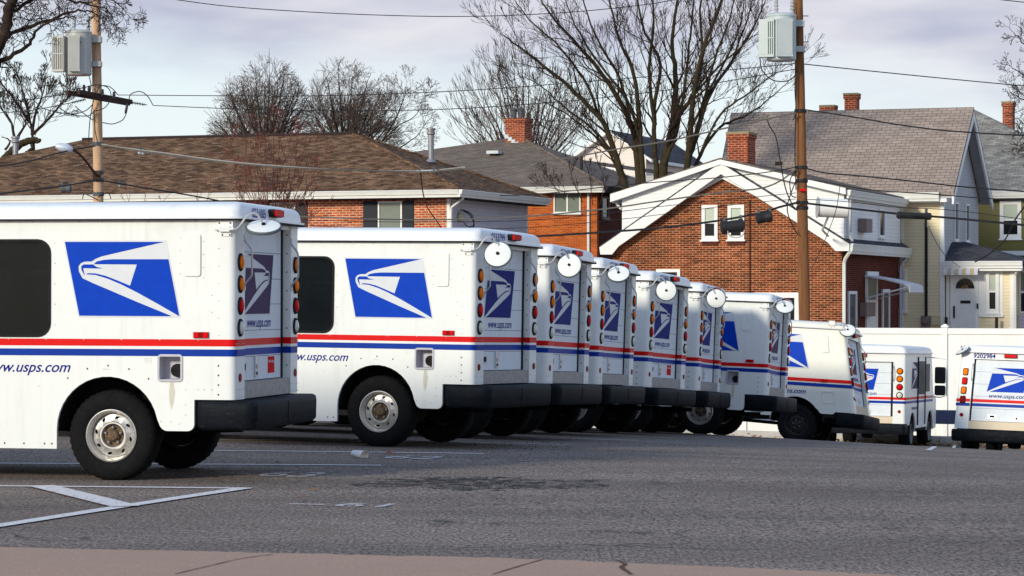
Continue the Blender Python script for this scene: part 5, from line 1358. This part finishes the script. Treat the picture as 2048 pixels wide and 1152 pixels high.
# ---------------------------------------------------------------- wires
def wire(label, pts, Ya, Yb, r=.012, mt='wire_black', name='overhead_wire', cat='wire'):
    n = len(pts)-1; L0, L1 = pts[0][0], pts[-1][0]
    pp = []
    for p in pts:
        t = (p[0]-L0)/(L1-L0) if abs(L1-L0) > 60 else (p[1]-pts[0][1])/(pts[-1][1]-pts[0][1])
        pp.append(P(p[0], p[1], Ya+(Yb-Ya)*t))
    mb = MB(); mb.tube(catmull(pp, 8), r, 5)
    return tag(mb.build(name, M[mt], smooth=60, uv=False), label, cat)
D = -.35
wire('thin wire sagging across the top of the sky, highest of all', [(315, -6), (450, 12), (600, 23), (750, 30), (900, 33), (1040, 30), (1170, 22), (1300, 8), (1375, -6)], 60, 60, .010)
wire('upper of the two thin wires between the poles, in front of the round tree crowns', [(236, 190), (430, 191.5), (640, 191.5), (850, 185), (1010, 176), (1200, 161), (1400, 145), (1594, 127)], YL, YR, .011)
wire('lower of the two thin wires between the poles, starting at the left insulator', [(306, 211), (450, 217), (600, 221), (750, 221.5), (900, 218), (1050, 209), (1200, 196), (1400, 171), (1592, 138)], YL, YR, .011)
wire('thin wire descending to the right edge through the clouds from the right transformer', [(1606, 128), (1750, 143), (1900, 158), (2070, 174)], YR, 70, .013)
wire('thin wire at the top right corner', [(1970, -4), (2070, 7)], 66, 66, .012)
wire('wire from the left edge to the outer left insulator', [(-10, 206), (60, 199), (104, 192)], 80, YL-1.2, .012)
wire('wire from the left edge to the inner left insulator', [(-10, 226), (60, 221), (150, 204)], 80, YL-.8, .012)
wire('heavy twisted service cable sagging between the poles over the brown roof', [(202, 290), (290, 304), (400, 319), (520, 331), (640, 338), (760, 342), (840, 343.5), (900, 340), (1020, 330), (1140, 315), (1230, 299), (1330, 283), (1400, 268), (1480, 250), (1592, 226)], YL-.3, YR-.3, .020, 'wire_grey')
wire('pale neutral wire wound along the service cable over the brown roof', [(202, 288), (250, 296), (330, 306), (440, 321), (560, 332), (700, 340), (840, 341.5), (930, 334)], YL-.32, 71, .014, 'wire_pale')
wire('service cable sagging right from the brown pole across the grey roof', [(1606, 219), (1700, 233), (1800, 250), (1900, 262), (2060, 272)], YR-.3, 62, .018)
wire('cable running left from the pale pole over the roof end', [(-10, 334), (60, 322), (120, 305), (190, 292)], 66, YL-.3, .020)
wire('upper communication cable left of the pale pole', [(-10, 389), (60, 380), (130, 371), (194, 360)], 66, YL-.3, .022)
wire('communication cable falling right of the pale pole towards the red twigs', [(196, 360), (260, 371), (340, 384), (420, 398), (500, 415), (600, 430)], YL-.3, YL-.3, .020)
wire('grey cable low across the shuttered window and up to the brown pole', [(600, 433), (740, 438), (880, 439.5), (1050, 433), (1200, 419), (1320, 402), (1450, 384), (1520, 377), (1560, 362), (1592, 338)], YL-.3, YR-.3, .020, 'wire_grey')
wire('thin cable just under the grey cable over the orange bricks', [(600, 440), (800, 444), (1050, 441), (1200, 428), (1330, 412), (1500, 395), (1592, 386)], YL-.3, YR-.3, .009)
wire('thin faint cable crossing the orange brick wall', [(620, 452), (900, 458), (1060, 455), (1200, 443), (1330, 428), (1480, 408), (1592, 398)], YL-.3, YR-.3, .008)
wire('thick black cable carrying the splice cases to the brown pole', [(1000, 476), (1070, 473), (1230, 463), (1330, 455), (1440, 441), (1520, 426), (1560, 414), (1600, 404)], 70, YR-.3, .028)
wire('thick black cable right of the brown pole carrying the long splice case', [(1606, 406), (1700, 417), (1800, 428), (1900, 436), (2065, 452)], YR-.3, 62, .028)
wire('upper cable climbing to the brown pole over the white dormer', [(1000, 391), (1080, 388), (1230, 372), (1330, 363), (1430, 356), (1530, 345), (1594, 334)], 70, YR-.3, .013)
wire('upper cable right of the brown pole over the grey roof edge', [(1606, 335), (1650, 346), (1720, 352), (1820, 362), (1930, 374), (2060, 384)], YR-.3, 62, .018)
wire('wavy second cable right of the brown pole', [(1606, 357), (1660, 366), (1740, 380), (1860, 388), (1960, 396), (2060, 401)], YR-.3, 62, .013)
wire('thin straight cable right of the brown pole passing the drum antenna', [(1606, 398), (1700, 404), (1800, 415), (1900, 420), (2060, 440)], YR-.3, 62, .009)
wire('service drop hanging from the cable down the roof to the brown pole', [(1535, 238), (1538, 250), (1552, 275), (1560, 320), (1572, 380), (1590, 420)], YR, YR, .016)
wire('service drop from the cable joint down the ranch house wall', [(841, 343), (846, 385), (855, 415), (872, 440), (886, 460)], 71, 86, .018)
wire('thick service drop falling to the porch roof at the right', [(2060, 398), (2030, 440), (2008, 482), (1975, 510), (1950, 524)], 70, 93, .022)
wire('thin slack drop wire against the cream wall', [(1857, 452), (1870, 480), (1890, 510), (1920, 535)], 88, 93, .010)
wire('thin guy line beside the brown pole', [(1680, 370), (1672, 420), (1650, 480), (1622, 540)], 75, 70, .010)
def splice(label, a, b, Y, r, mt='box_black', name='splice_case'):
    A0, B0 = P(a[0], a[1], Y), P(b[0], b[1], Y); d = B0-A0; L = d.length; root = empty(name, A0, 0, label, 'cable box')
    mb = MB(); mb.lathe([(r*.6, 0), (r, .03), (r, .12), (r*.9, .14), (r*.9, L-.14), (r, L-.12), (r, L-.03), (r*.6, L)], (0, 0, 0), d, 16, cap0=True, cap1=True); mb.build('case', M[mt], root)
    mb = MB()
    for t in (.15, .85): q = d*t; mb.box(q+Vector((-.03, -.03, -.0)), q+Vector((.03, .03, r+.09)))
    mb.build('hanger', M['fin_dark'], root)
splice('black splice case hanging in front of the right gable window', (1441, 456), (1489, 450), YR, .16)
splice('black splice case just left of the brown pole', (1512, 438), (1545, 432), YR, .13)
splice('long black splice case on the thick cable right of the brown pole', (1793, 430), (1863, 433), YR-2, .085)
splice('small grey cable box left of the pale pole', (121, 378), (143, 378), YL, .10, 'fin_dark')
splice('small grey cable box right of the pale pole', (236, 370), (250, 371), YL-.2, .05, 'transformer_grey')
splice('small pale connector on the service cable over the brown roof', (276, 305), (289, 307), YL-.3, .06, 'lead_white')
splice('pair of pale connectors joining the service cable at its lowest point', (833, 343), (874, 342), 71, .035, 'lead_white')
lpz = P(1472, 462, YR-.1)
mb = MB(); mb.tube([lpz+Vector((math.cos(R(t))*.20, 0, math.sin(R(t))*.16)) for t in range(150, 400, 20)], .015, 5); tag(mb.build('cable_coil', M['wire_pale'], uv=False), 'white loop of cable hanging below the splice case at the gable window', 'cable')

# ---------------------------------------------------------------- trees
class Tree:
    def __init__(s, name, label, base, mt_t, mt_c, cat='tree', group=None):
        s.root = empty(name, base, 0, label, cat, group); s.b = Vector(base); s.tr = MB(); s.cr = MB(); s.mt = (mt_t, mt_c)
    def seg(s, mb, pts, rs, n): mb.tube([p-s.b for p in pts], rs, n)
    def grow(s, p, d, r, L, lev, q):
        # q: dict(rmin, up, wig, nch, spread, ratio, maxlev)
        n = max(3, int(L/q['step'])) if lev < q['maxlev'] else 3
        pts = [p.copy()]; rs = [r]; dd = d.normalized(); sl = L/n; r1 = max(q['rmin'], r*q.get('taper', .35))
        for i in range(n):
            w = Vector((random.gauss(0, 1), random.gauss(0, .8), random.gauss(0, 1)))*q['wig']
            dd = (dd+w+Vector((0, 0, q['up']))).normalized()
            p = p+dd*sl; pts.append(p.copy()); rs.append(r+(r1-r)*(i+1)/n)
        s.seg(s.tr if lev == 0 else s.cr, pts, rs, 6 if r > .05 else (4 if r > .02 else 3))
        if lev >= q['maxlev']: return
        k = q['nch'][lev]
        for i in range(k):
            t = q.get('t0', .25)+(1-q.get('t0', .25))*(i+random.random())/k
            j = min(n-1, int(t*n)); f = t*n-j
            bp = pts[j].lerp(pts[j+1], f); bd = (pts[j+1]-pts[j]).normalized()
            side = Vector((random.gauss(0, 1), random.gauss(0, .8), random.gauss(0, .7))); side = (side-bd*side.dot(bd)).normalized()
            nd = bd*math.cos(q['spread'])+side*math.sin(q['spread'])
            rr_ = max(q['rmin'], (rs[j]+(rs[j+1]-rs[j])*f)*random.uniform(.4, .65))
            s.grow(bp, nd, rr_, L*random.uniform(*q['ratio'])*(1.15-.5*t), lev+1, q)
    def fork(s, p, d, r, L, lev, q):
        if 'dome' in q:
            c_, rx_, rz_ = q['dome']
            if ((p.x-c_.x)/rx_)**2+((p.z-c_.z)/rz_)**2+((p.y-c_.y)/(rx_*1.1))**2 > random.uniform(.9, 1.08): return
        n = 3; dd = d.normalized(); pts = [p.copy()]; sl = L*random.uniform(.7, 1.2)/n; r1 = max(q['rmin'], r*.72)
        for i in range(n):
            w = Vector((random.gauss(0, 1), random.gauss(0, .8), random.gauss(0, 1)))*q['wig']
            dd = (dd+w+Vector((0, 0, q['up']))).normalized(); p = p+dd*sl; pts.append(p.copy())
        s.seg(s.cr, pts, [r, r+(r1-r)*.33, r+(r1-r)*.66, r1], 5 if r > .04 else 3)
        if lev <= 0: return
        k = 3 if random.random() < q.get('tri', .35) else 2
        ph = random.random()*6.28
        for i in range(k):
            e = dd.cross(Vector((.3, 1, .2))).normalized(); f = dd.cross(e)
            t = ph+i*6.28/k+random.uniform(-.5, .5); sp = q['spread']*random.uniform(.5, 1.3)*(1 if i else .6)
            s.fork(p, dd*math.cos(sp)+(e*math.cos(t)+f*math.sin(t)*.8)*math.sin(sp), max(q['rmin'], r1*(.95 if i == 0 else .75)), L*q['lr'], lev-1, q)
        if random.random() < .5: # small side spur
            b = pts[2]; s.fork(b, dd+Vector((random.gauss(0, .7), random.gauss(0, .6), random.gauss(.1, .6))), q['rmin'], L*q['lr']*.8, min(lev-2, 2), q) if lev > 1 else None
    def limb(s, px_pts, Y, r0, r1, q, n_side, L, lev=1, dy=0):
        pts = []
        m = len(px_pts)-1
        for i, p in enumerate(px_pts): pts.append(P(p[0], p[1], Y+dy*i/m))
        pts = catmull(pts, 5)
        for i in range(2, len(pts)): pts[i] = pts[i]+Vector((random.gauss(0, .02), random.gauss(0, .05), random.gauss(0, .02)))*.6
        k = len(pts); rs = [r0+(r1-r0)*(i/(k-1))**.9 for i in range(k)]
        s.seg(s.tr, pts, rs, 8)
        for i in range(n_side):
            t = .18+.82*(i+random.random())/n_side; j = min(k-2, int(t*(k-1)))
            bd = (pts[j+1]-pts[j]).normalized(); bp = pts[j].lerp(pts[j+1], random.random())
            side = Vector((random.gauss(0, 1), random.gauss(0, .8), random.gauss(.1, .6))); side = (side-bd*side.dot(bd)).normalized()
            nd = bd*.78+side*random.uniform(.4, .75)
            s.fork(bp, nd, max(q['rmin'], rs[j]*random.uniform(.35, .55)), L*random.uniform(.55, 1)*(1.1-.3*t), q['lev'], q)
        s.fork(pts[-1], pts[-1]-pts[-3], max(q['rmin'], r1), L*.8, q['lev'], q)
    def done(s):
        kw = dict(recalc=False, uv=False, smooth=60)
        if s.tr.f: s.tr.build('trunk', M[s.mt[0]], s.root, **kw)
        if s.cr.f: s.cr.build('crown', M[s.mt[1]], s.root, **kw)

# big bare tree: many steep limbs rising from behind the roofs
random.seed(21)
q5 = dict(lev=4, lr=.80, tri=.2, rmin=.0065, up=.07, wig=.09, nch=[6, 6, 5, 3], spread=.46, ratio=(.38, .6), maxlev=3, step=.35)
Y5 = 98
T = Tree('bare_tree', 'big bare tree with many steep dark limbs in the centre, left clump', P(1290, 420, Y5), 'bark_moss', 'twig_brown')
for pts, r0, r1, ns in (([(1262, 430), (1250, 375), (1232, 315), (1205, 245), (1150, 185), (1085, 130), (1040, 95), (1008, 72)], .26, .03, 15),
                        ([(1280, 430), (1276, 340), (1262, 250), (1215, 165), (1165, 100), (1110, 40), (1075, -10)], .25, .04, 15),
                        ([(1288, 430), (1284, 330), (1278, 240), (1268, 150), (1235, 70), (1215, -20)], .22, .05, 13),
                        ([(1325, 430), (1328, 330), (1345, 250), (1352, 160), (1345, 80), (1360, -30)], .33, .08, 14),
                        ([(1315, 430), (1312, 330), (1308, 220), (1320, 130), (1285, 50), (1270, -40)], .20, .05, 12),
                        ([(1232, 315), (1190, 262), (1130, 215), (1080, 170), (1035, 150)], .09, .02, 8),
                        ([(1345, 250), (1385, 190), (1405, 110), (1400, 20), (1415, -40)], .15, .05, 11),
                        ([(1200, 240), (1175, 170), (1120, 95), (1060, 40), (1030, 0)], .10, .025, 9),
                        ([(1262, 250), (1240, 160), (1190, 70), (1160, -20)], .12, .04, 9),
                            ([(1286, 340), (1262, 215), (1200, 130), (1150, 50), (1125, -20)], .12, .03, 10),
                            ([(1310, 250), (1298, 140), (1308, 40), (1302, -40)], .13, .04, 10),
                            ([(1328, 330), (1360, 235), (1374, 130), (1384, 40), (1392, -30)], .14, .04, 10),
                            ([(1252, 380), (1216, 300), (1160, 248), (1110, 214), (1060, 196)], .08, .02, 9),
                            ([(1250, 350), (1200, 300), (1150, 290), (1100, 262)], .05, .015, 7)):
    T.limb(pts, Y5, r0*.6, r1*.5, q5, ns, .72, 1, random.uniform(-2, 2))
T.done()
T = Tree('bare_tree', 'bare tree beside the big tree, its right limbs reaching the brown pole', P(1380, 420, Y5-2), 'bark_moss', 'twig_brown')
for pts, r0, r1, ns in (([(1375, 430), (1374, 350), (1380, 270), (1388, 180), (1410, 90), (1440, 10), (1455, -40)], .24, .06, 14),
                        ([(1378, 380), (1400, 310), (1440, 255), (1490, 232), (1530, 205), (1580, 160)], .13, .02, 12),
                        ([(1385, 300), (1415, 200), (1465, 120), (1510, 50), (1535, -10)], .14, .03, 13),
                        ([(1388, 190), (1440, 130), (1490, 85), (1515, 40)], .08, .02, 8),
                        ([(1400, 310), (1440, 230), (1500, 185), (1545, 150), (1575, 135)], .09, .02, 9),
                        ([(1465, 120), (1500, 20), (1510, -30)], .06, .02, 7),
                        ([(1380, 260), (1430, 160), (1478, 60), (1490, -20)], .10, .03, 10),
                        ([(1376, 330), (1402, 230), (1428, 120), (1462, 30), (1470, -30)], .12, .03, 10)):
    T.limb(pts, Y5-2, r0*.6, r1*.5, q5, ns, .64, 1, random.uniform(-2, 2))
T.done()
# vase-shaped tree behind the orange brick house
random.seed(31)
q4 = dict(lev=3, lr=.86, tri=.1, rmin=.009, up=.08, wig=.035, nch=[6, 6, 4, 3], spread=.26, ratio=(.4, .6), maxlev=3, step=.6)
Y4 = 140
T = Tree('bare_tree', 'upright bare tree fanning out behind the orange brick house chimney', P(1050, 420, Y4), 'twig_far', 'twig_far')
for a in ((905, 240), (925, 190), (950, 150), (975, 118), (1000, 100), (1025, 100), (1060, 110), (1090, 130), (1120, 160), (1150, 190), (1178, 225), (920, 275), (1165, 262), (940, 165), (988, 105), (1045, 98), (1105, 142), (1135, 172), (912, 215), (1150, 230)):
    bx = 1050+(a[0]-1050)*.12
    a = (1050+(a[0]-1050)*.8, 330+(a[1]-330)*.72)
    T.limb([(bx, 400), (bx+(a[0]-bx)*.25, 400+(a[1]-400)*.4), (bx+(a[0]-bx)*.6, 400+(a[1]-400)*.72), a], Y4, .09, .02, q4, 9, .95, 1, random.uniform(-4, 4))
T.done()
# two dome-shaped trees behind the brown roof
q3 = dict(lev=5, lr=.80, tri=.15, rmin=.0085, up=.0, wig=.07, nch=[6, 6, 5, 4], spread=.55, ratio=(.38, .58), maxlev=3, step=.6)
Y3 = 165
for (bx, targets, lab, sd) in ((530, [(425, 232), (435, 195), (455, 165), (480, 142), (510, 130), (540, 128), (570, 132), (600, 145), (622, 175), (625, 215), (440, 255), (470, 210), (500, 180), (555, 170), (590, 200), (608, 250), (425, 262), (530, 200)], 'round crowned bare tree behind the brown roof, the left one', 41),
                               (690, [(618, 200), (630, 160), (650, 130), (675, 122), (705, 128), (735, 142), (765, 165), (785, 195), (795, 225), (640, 240), (660, 200), (700, 180), (740, 200), (770, 240), (720, 230), (800, 255), (625, 262)], 'round crowned bare tree behind the brown roof, the right one', 42)):
    random.seed(sd)
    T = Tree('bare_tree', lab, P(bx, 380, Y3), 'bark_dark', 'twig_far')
    u_ = Y3/FPX; cxp = {530: 523, 690: 708}[bx]
    qd = dict(q3, dome=(P(cxp, 262, Y3), {530: 104, 690: 108}[bx]*u_, {530: 150, 690: 156}[bx]*u_))
    for a in targets:
        b0 = bx+(a[0]-bx)*.10
        a = (cxp+(a[0]-cxp)*.95, 300+(a[1]-300)*.86)
        T.limb([(b0, 350), (b0+(a[0]-b0)*.2, 350+(a[1]-350)*.35), (b0+(a[0]-b0)*.58, 350+(a[1]-350)*.62), a], Y3, .12, .018, qd, 10, 1.05, 1, random.uniform(-4, 4))
    T.done()
random.seed(44)
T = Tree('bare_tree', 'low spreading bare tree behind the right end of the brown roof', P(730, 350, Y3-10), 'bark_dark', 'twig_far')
for pts in ([(730, 320), (765, 282), (800, 250), (830, 232), (845, 205)], [(765, 282), (790, 240), (805, 205), (812, 180)], [(730, 320), (790, 300), (830, 275), (842, 262)], [(740, 300), (750, 250), (780, 215)]):
    T.limb(pts, Y3-10, .06, .013, q3, 5, .55, 1)
T.done()
# old tree cut by the top left corner
random.seed(51)
q1 = dict(lev=4, lr=.82, tri=.15, rmin=.006, up=-.005, wig=.20, nch=[5, 5, 4, 3], spread=.8, ratio=(.4, .65), maxlev=3, step=.22)
Y1 = 62
T = Tree('bare_tree', 'gnarled dark tree limbs entering at the top left corner', P(-60, 400, Y1), 'bark_dark', 'twig_brown')
for pts, r0, r1, ns, L in (([(-60, 400), (-45, 250), (-18, 130), (8, 68), (18, 20), (40, -30)], .22, .14, 5, .8),
                           ([(-18, 100), (25, 68), (70, 48), (110, 36), (150, 22), (178, 22)], .07, .025, 9, 1.0),
                           ([(-25, 140), (20, 112), (55, 92), (72, 62), (110, 40), (140, 34)], .075, .02, 9, 1.0),
                           ([(15, 30), (45, 10), (80, -10)], .06, .04, 6, .9),
                           ([(60, -20), (110, -8), (160, 6), (190, 12), (215, 20), (225, 40)], .05, .01, 9, .9),
                           ([(120, -25), (200, -8), (240, 10), (255, 30)], .03, .01, 8, .7),
                           ([(-20, -10), (20, 12), (50, 8), (90, -15)], .04, .03, 6, .8)):
    T.limb(pts, Y1, r0*.8, r1*.7, q1, ns, L*.30, 1, random.uniform(-1, 1))
T.done()
random.seed(52)
q2 = dict(lev=4, lr=.8, rmin=.010, up=.07, wig=.11, nch=[5, 5, 4, 3], spread=.5, ratio=(.4, .62), maxlev=3, step=.4)
T = Tree('bare_tree', 'slim bare tree at the left edge above the roof end', P(68, 400, 112), 'bark_dark', 'twig_brown')
for pts in ([(70, 330), (66, 280), (58, 230), (48, 190), (35, 150), (20, 128)], [(64, 270), (72, 225), (85, 190), (92, 160)], [(60, 245), (30, 200), (5, 170), (-10, 150)], [(66, 268), (100, 235), (120, 210), (128, 200)], [(30, 280), (20, 240), (2, 215)], [(35, 275), (50, 250), (60, 210)]):
    T.limb(pts, 112, .07, .014, q2, 7, .5, 1)
T.done()
random.seed(53)
qs = dict(q2, lev=1)
T = Tree('bare_tree', 'cut mossy stump limb poking up behind the left roof end', P(40, 420, 100), 'bark_moss', 'bark_moss')
for pts, r0, r1 in (([(-10, 340), (10, 318), (30, 297), (52, 284), (74, 281)], .16, .12), ([(62, 284), (66, 296), (60, 300)], .07, .06), ([(10, 300), (20, 284), (12, 276)], .05, .02)):
    T.limb(pts, 100, r0, r1, dict(qs, rmin=.01), 1, .15, 2)
T.done()
# twigs of a tree at the right edge
random.seed(54)
T = Tree('bare_tree', 'bare tree twigs reaching in at the right edge', P(2120, 400, 80), 'twig_brown', 'twig_brown')
for pts in ([(2120, 200), (2075, 120), (2045, 85), (2030, 68)], [(2110, 210), (2070, 170), (2040, 145), (2022, 135)], [(2110, 230), (2075, 215), (2040, 195), (2020, 185)], [(2110, 260), (2080, 255), (2050, 230)], [(2120, 300), (2080, 290), (2045, 262), (2035, 250)], [(2110, 330), (2070, 310), (2040, 300)]):
    T.limb(pts, 80, .035, .01, q1, 6, .25, 1)
T.done()
# red stemmed shrub tree in front of the ranch house
random.seed(61)
q7 = dict(lev=3, lr=.8, rmin=.006, up=.09, wig=.07, nch=[4, 4, 3, 2], spread=.42, ratio=(.45, .7), maxlev=3, step=.3)
T = Tree('young_tree', 'young tree with fine reddish twigs in front of the brown roof', P(540, 640, 79), 'twig_red', 'twig_red')
for tx, ty in ((480, 300), (470, 330), (500, 280), (520, 285), (548, 262), (560, 275), (590, 285), (600, 300), (625, 300), (450, 340), (640, 340), (575, 320), (530, 320)):
    bx = 542+(tx-542)*.15
    T.limb([(bx, 470), (bx+(tx-bx)*.3, 430), (bx+(tx-bx)*.65, 430+(ty-430)*.5), (tx, ty)], 79, .018, .007, q7, 5, .36, 1, random.uniform(-1, 1))
T.done()
random.seed(62)
for i, (bx, tops, lab) in enumerate(((275, [(255, 395), (290, 392), (330, 398)], 'small red twigs showing above the nearest van roof, left'),
                        (600, [(590, 400), (625, 395), (650, 410), (612, 430)], 'thin red twigs between the first two vans'), (400, [(395, 380), (420, 372)], 'sparse red sprigs above the nearest van roof'))):
    T = Tree('bush', lab, P(bx, 560, 78), 'twig_red', 'twig_red', 'bush')
    for tx, ty in tops: T.limb([(bx, 470), ((bx+tx)/2, 435), (tx, ty)], 78, .010, .006, dict(q7, lev=1), 4, .3, 1)
    T.done()
random.seed(63)
T = Tree('bush', 'leafless bush twigs in front of the orange house gutter', P(1180, 500, 100), 'twig_brown', 'twig_brown', 'bush')
for pts in ([(1130, 400), (1110, 375), (1095, 352)], [(1165, 405), (1150, 370), (1137, 330)], [(1185, 410), (1180, 360), (1172, 325)], [(1200, 410), (1208, 365), (1200, 335)], [(1220, 415), (1230, 380), (1238, 360)], [(1150, 400), (1120, 380), (1083, 372)]):
    T.limb(pts, 100, .018, .009, q7, 5, .3, 1)
T.done()

# repeats of a kind share a group
GROUPS = dict(utility_pole='wooden utility poles', transformer='transformers on the poles', overhead_wire='wires and cables strung overhead', splice_case='boxes hanging on the cables', bare_tree='bare winter trees behind the houses', bush='leafless twigs in front of the houses', painted_line='white painted lines on the lot', stall_number='painted marks on the asphalt', oil_stain='dark stains on the asphalt', concrete_crack='cracks in the concrete apron', dry_leaf='dry leaves lying on the lot', far_house='far houses behind the big tree')
for o in list(C.objects):
    k = o.name.split('.')[0]
    if o.parent is None and k in GROUPS and 'group' not in o: o['group'] = GROUPS[k]

# ---------------------------------------------------------------- camera, light, sky
cam = bpy.data.cameras.new('camera'); co = bpy.data.objects.new('camera', cam); C.objects.link(co)
co.location = (0, 0, CZ); co.rotation_euler = (R(90), 0, 0)
cam.sensor_width = 36; cam.lens = FPX/2048*36; cam.shift_y = (YH-576)/2048; cam.clip_end = 2000; cam.clip_start = .1
bpy.context.scene.camera = co
SE, SA = 20.0, 38.0     # sun elevation; it stands behind the camera, SA degrees to the left
sd = Vector((-math.sin(R(SA))*math.cos(R(SE)), -math.cos(R(SA))*math.cos(R(SE)), math.sin(R(SE))))
sun = bpy.data.lights.new('sun', 'SUN'); sun.energy = 2.85; sun.angle = R(9); sun.color = (1.0, .935, .76)
so_ = bpy.data.objects.new('sun', sun); C.objects.link(so_); so_.rotation_euler = sd.to_track_quat('Z', 'Y').to_euler(); so_.location = (0, 0, 30)
w = bpy.data.worlds.new('World'); bpy.context.scene.world = w; w.use_nodes = True
nt = w.node_tree; bg = nt.nodes['Background']
sky = N(nt, 'ShaderNodeTexSky', sky_type='NISHITA'); sky.sun_disc = False; sky.sun_elevation = R(SE); sky.sun_rotation = math.atan2(sd.x, sd.y); sky.air_density = 1.0; sky.dust_density = .6; sky.ozone_density = 1.5
g = N(nt, 'ShaderNodeTexCoord').outputs['Generated']; sp = N(nt, 'ShaderNodeSeparateXYZ', {0: g})
nv = N(nt, 'ShaderNodeMapping', {0: g, 'Scale': (7, 7, 26)}).outputs[0]
n1 = N(nt, 'ShaderNodeTexNoise', {'Vector': nv, 'Scale': 1.0, 'Detail': 5, 'Roughness': .55})
n2 = N(nt, 'ShaderNodeTexNoise', {'Vector': N(nt, 'ShaderNodeMapping', {0: g, 'Scale': (11, 11, 46), 'Location': (3, 1, 5)}).outputs[0], 'Scale': 1.0, 'Detail': 4, 'Roughness': .5})
ee = N(nt, 'ShaderNodeMath', {0: sp.outputs[2], 1: N(nt, 'ShaderNodeMath', {0: n1.outputs[0], 1: .055}, operation='MULTIPLY').outputs[0]}, operation='ADD').outputs[0]
ee = N(nt, 'ShaderNodeMath', {0: ee, 1: N(nt, 'ShaderNodeMath', {0: sp.outputs[0], 1: .035}, operation='MULTIPLY').outputs[0]}, operation='ADD').outputs[0]
mask = ramp(nt, ee, .100, .122)
K = 11.2
clear = mixc(nt, ramp(nt, sp.outputs[2], .0, .12), tuple(K*x for x in (.88, .92, .90)), tuple(K*x for x in (.70, .82, .90)))
cloud = mixc(nt, ramp(nt, n2.outputs[0], .38, .66), tuple(K*x for x in (.46, .48, .60)), tuple(K*x for x in (.69, .69, .74)))
hor = mixc(nt, .15, clear, sky.outputs[0])
low = mixc(nt, mask, hor, cloud)
hi = mixc(nt, .45, tuple(K*x for x in (.46, .64, .96)), sky.outputs[0])
col = mixc(nt, ramp(nt, sp.outputs[2], .13, .35), low, hi)
nt.links.new(col, bg.inputs['Color']); bg.inputs['Strength'].default_value = .094
vs = bpy.context.scene.view_settings; vs.view_transform = 'Standard'; vs.look = 'None'; vs.exposure = .12; vs.gamma = 1
bpy.context.scene.cycles.use_denoising = True
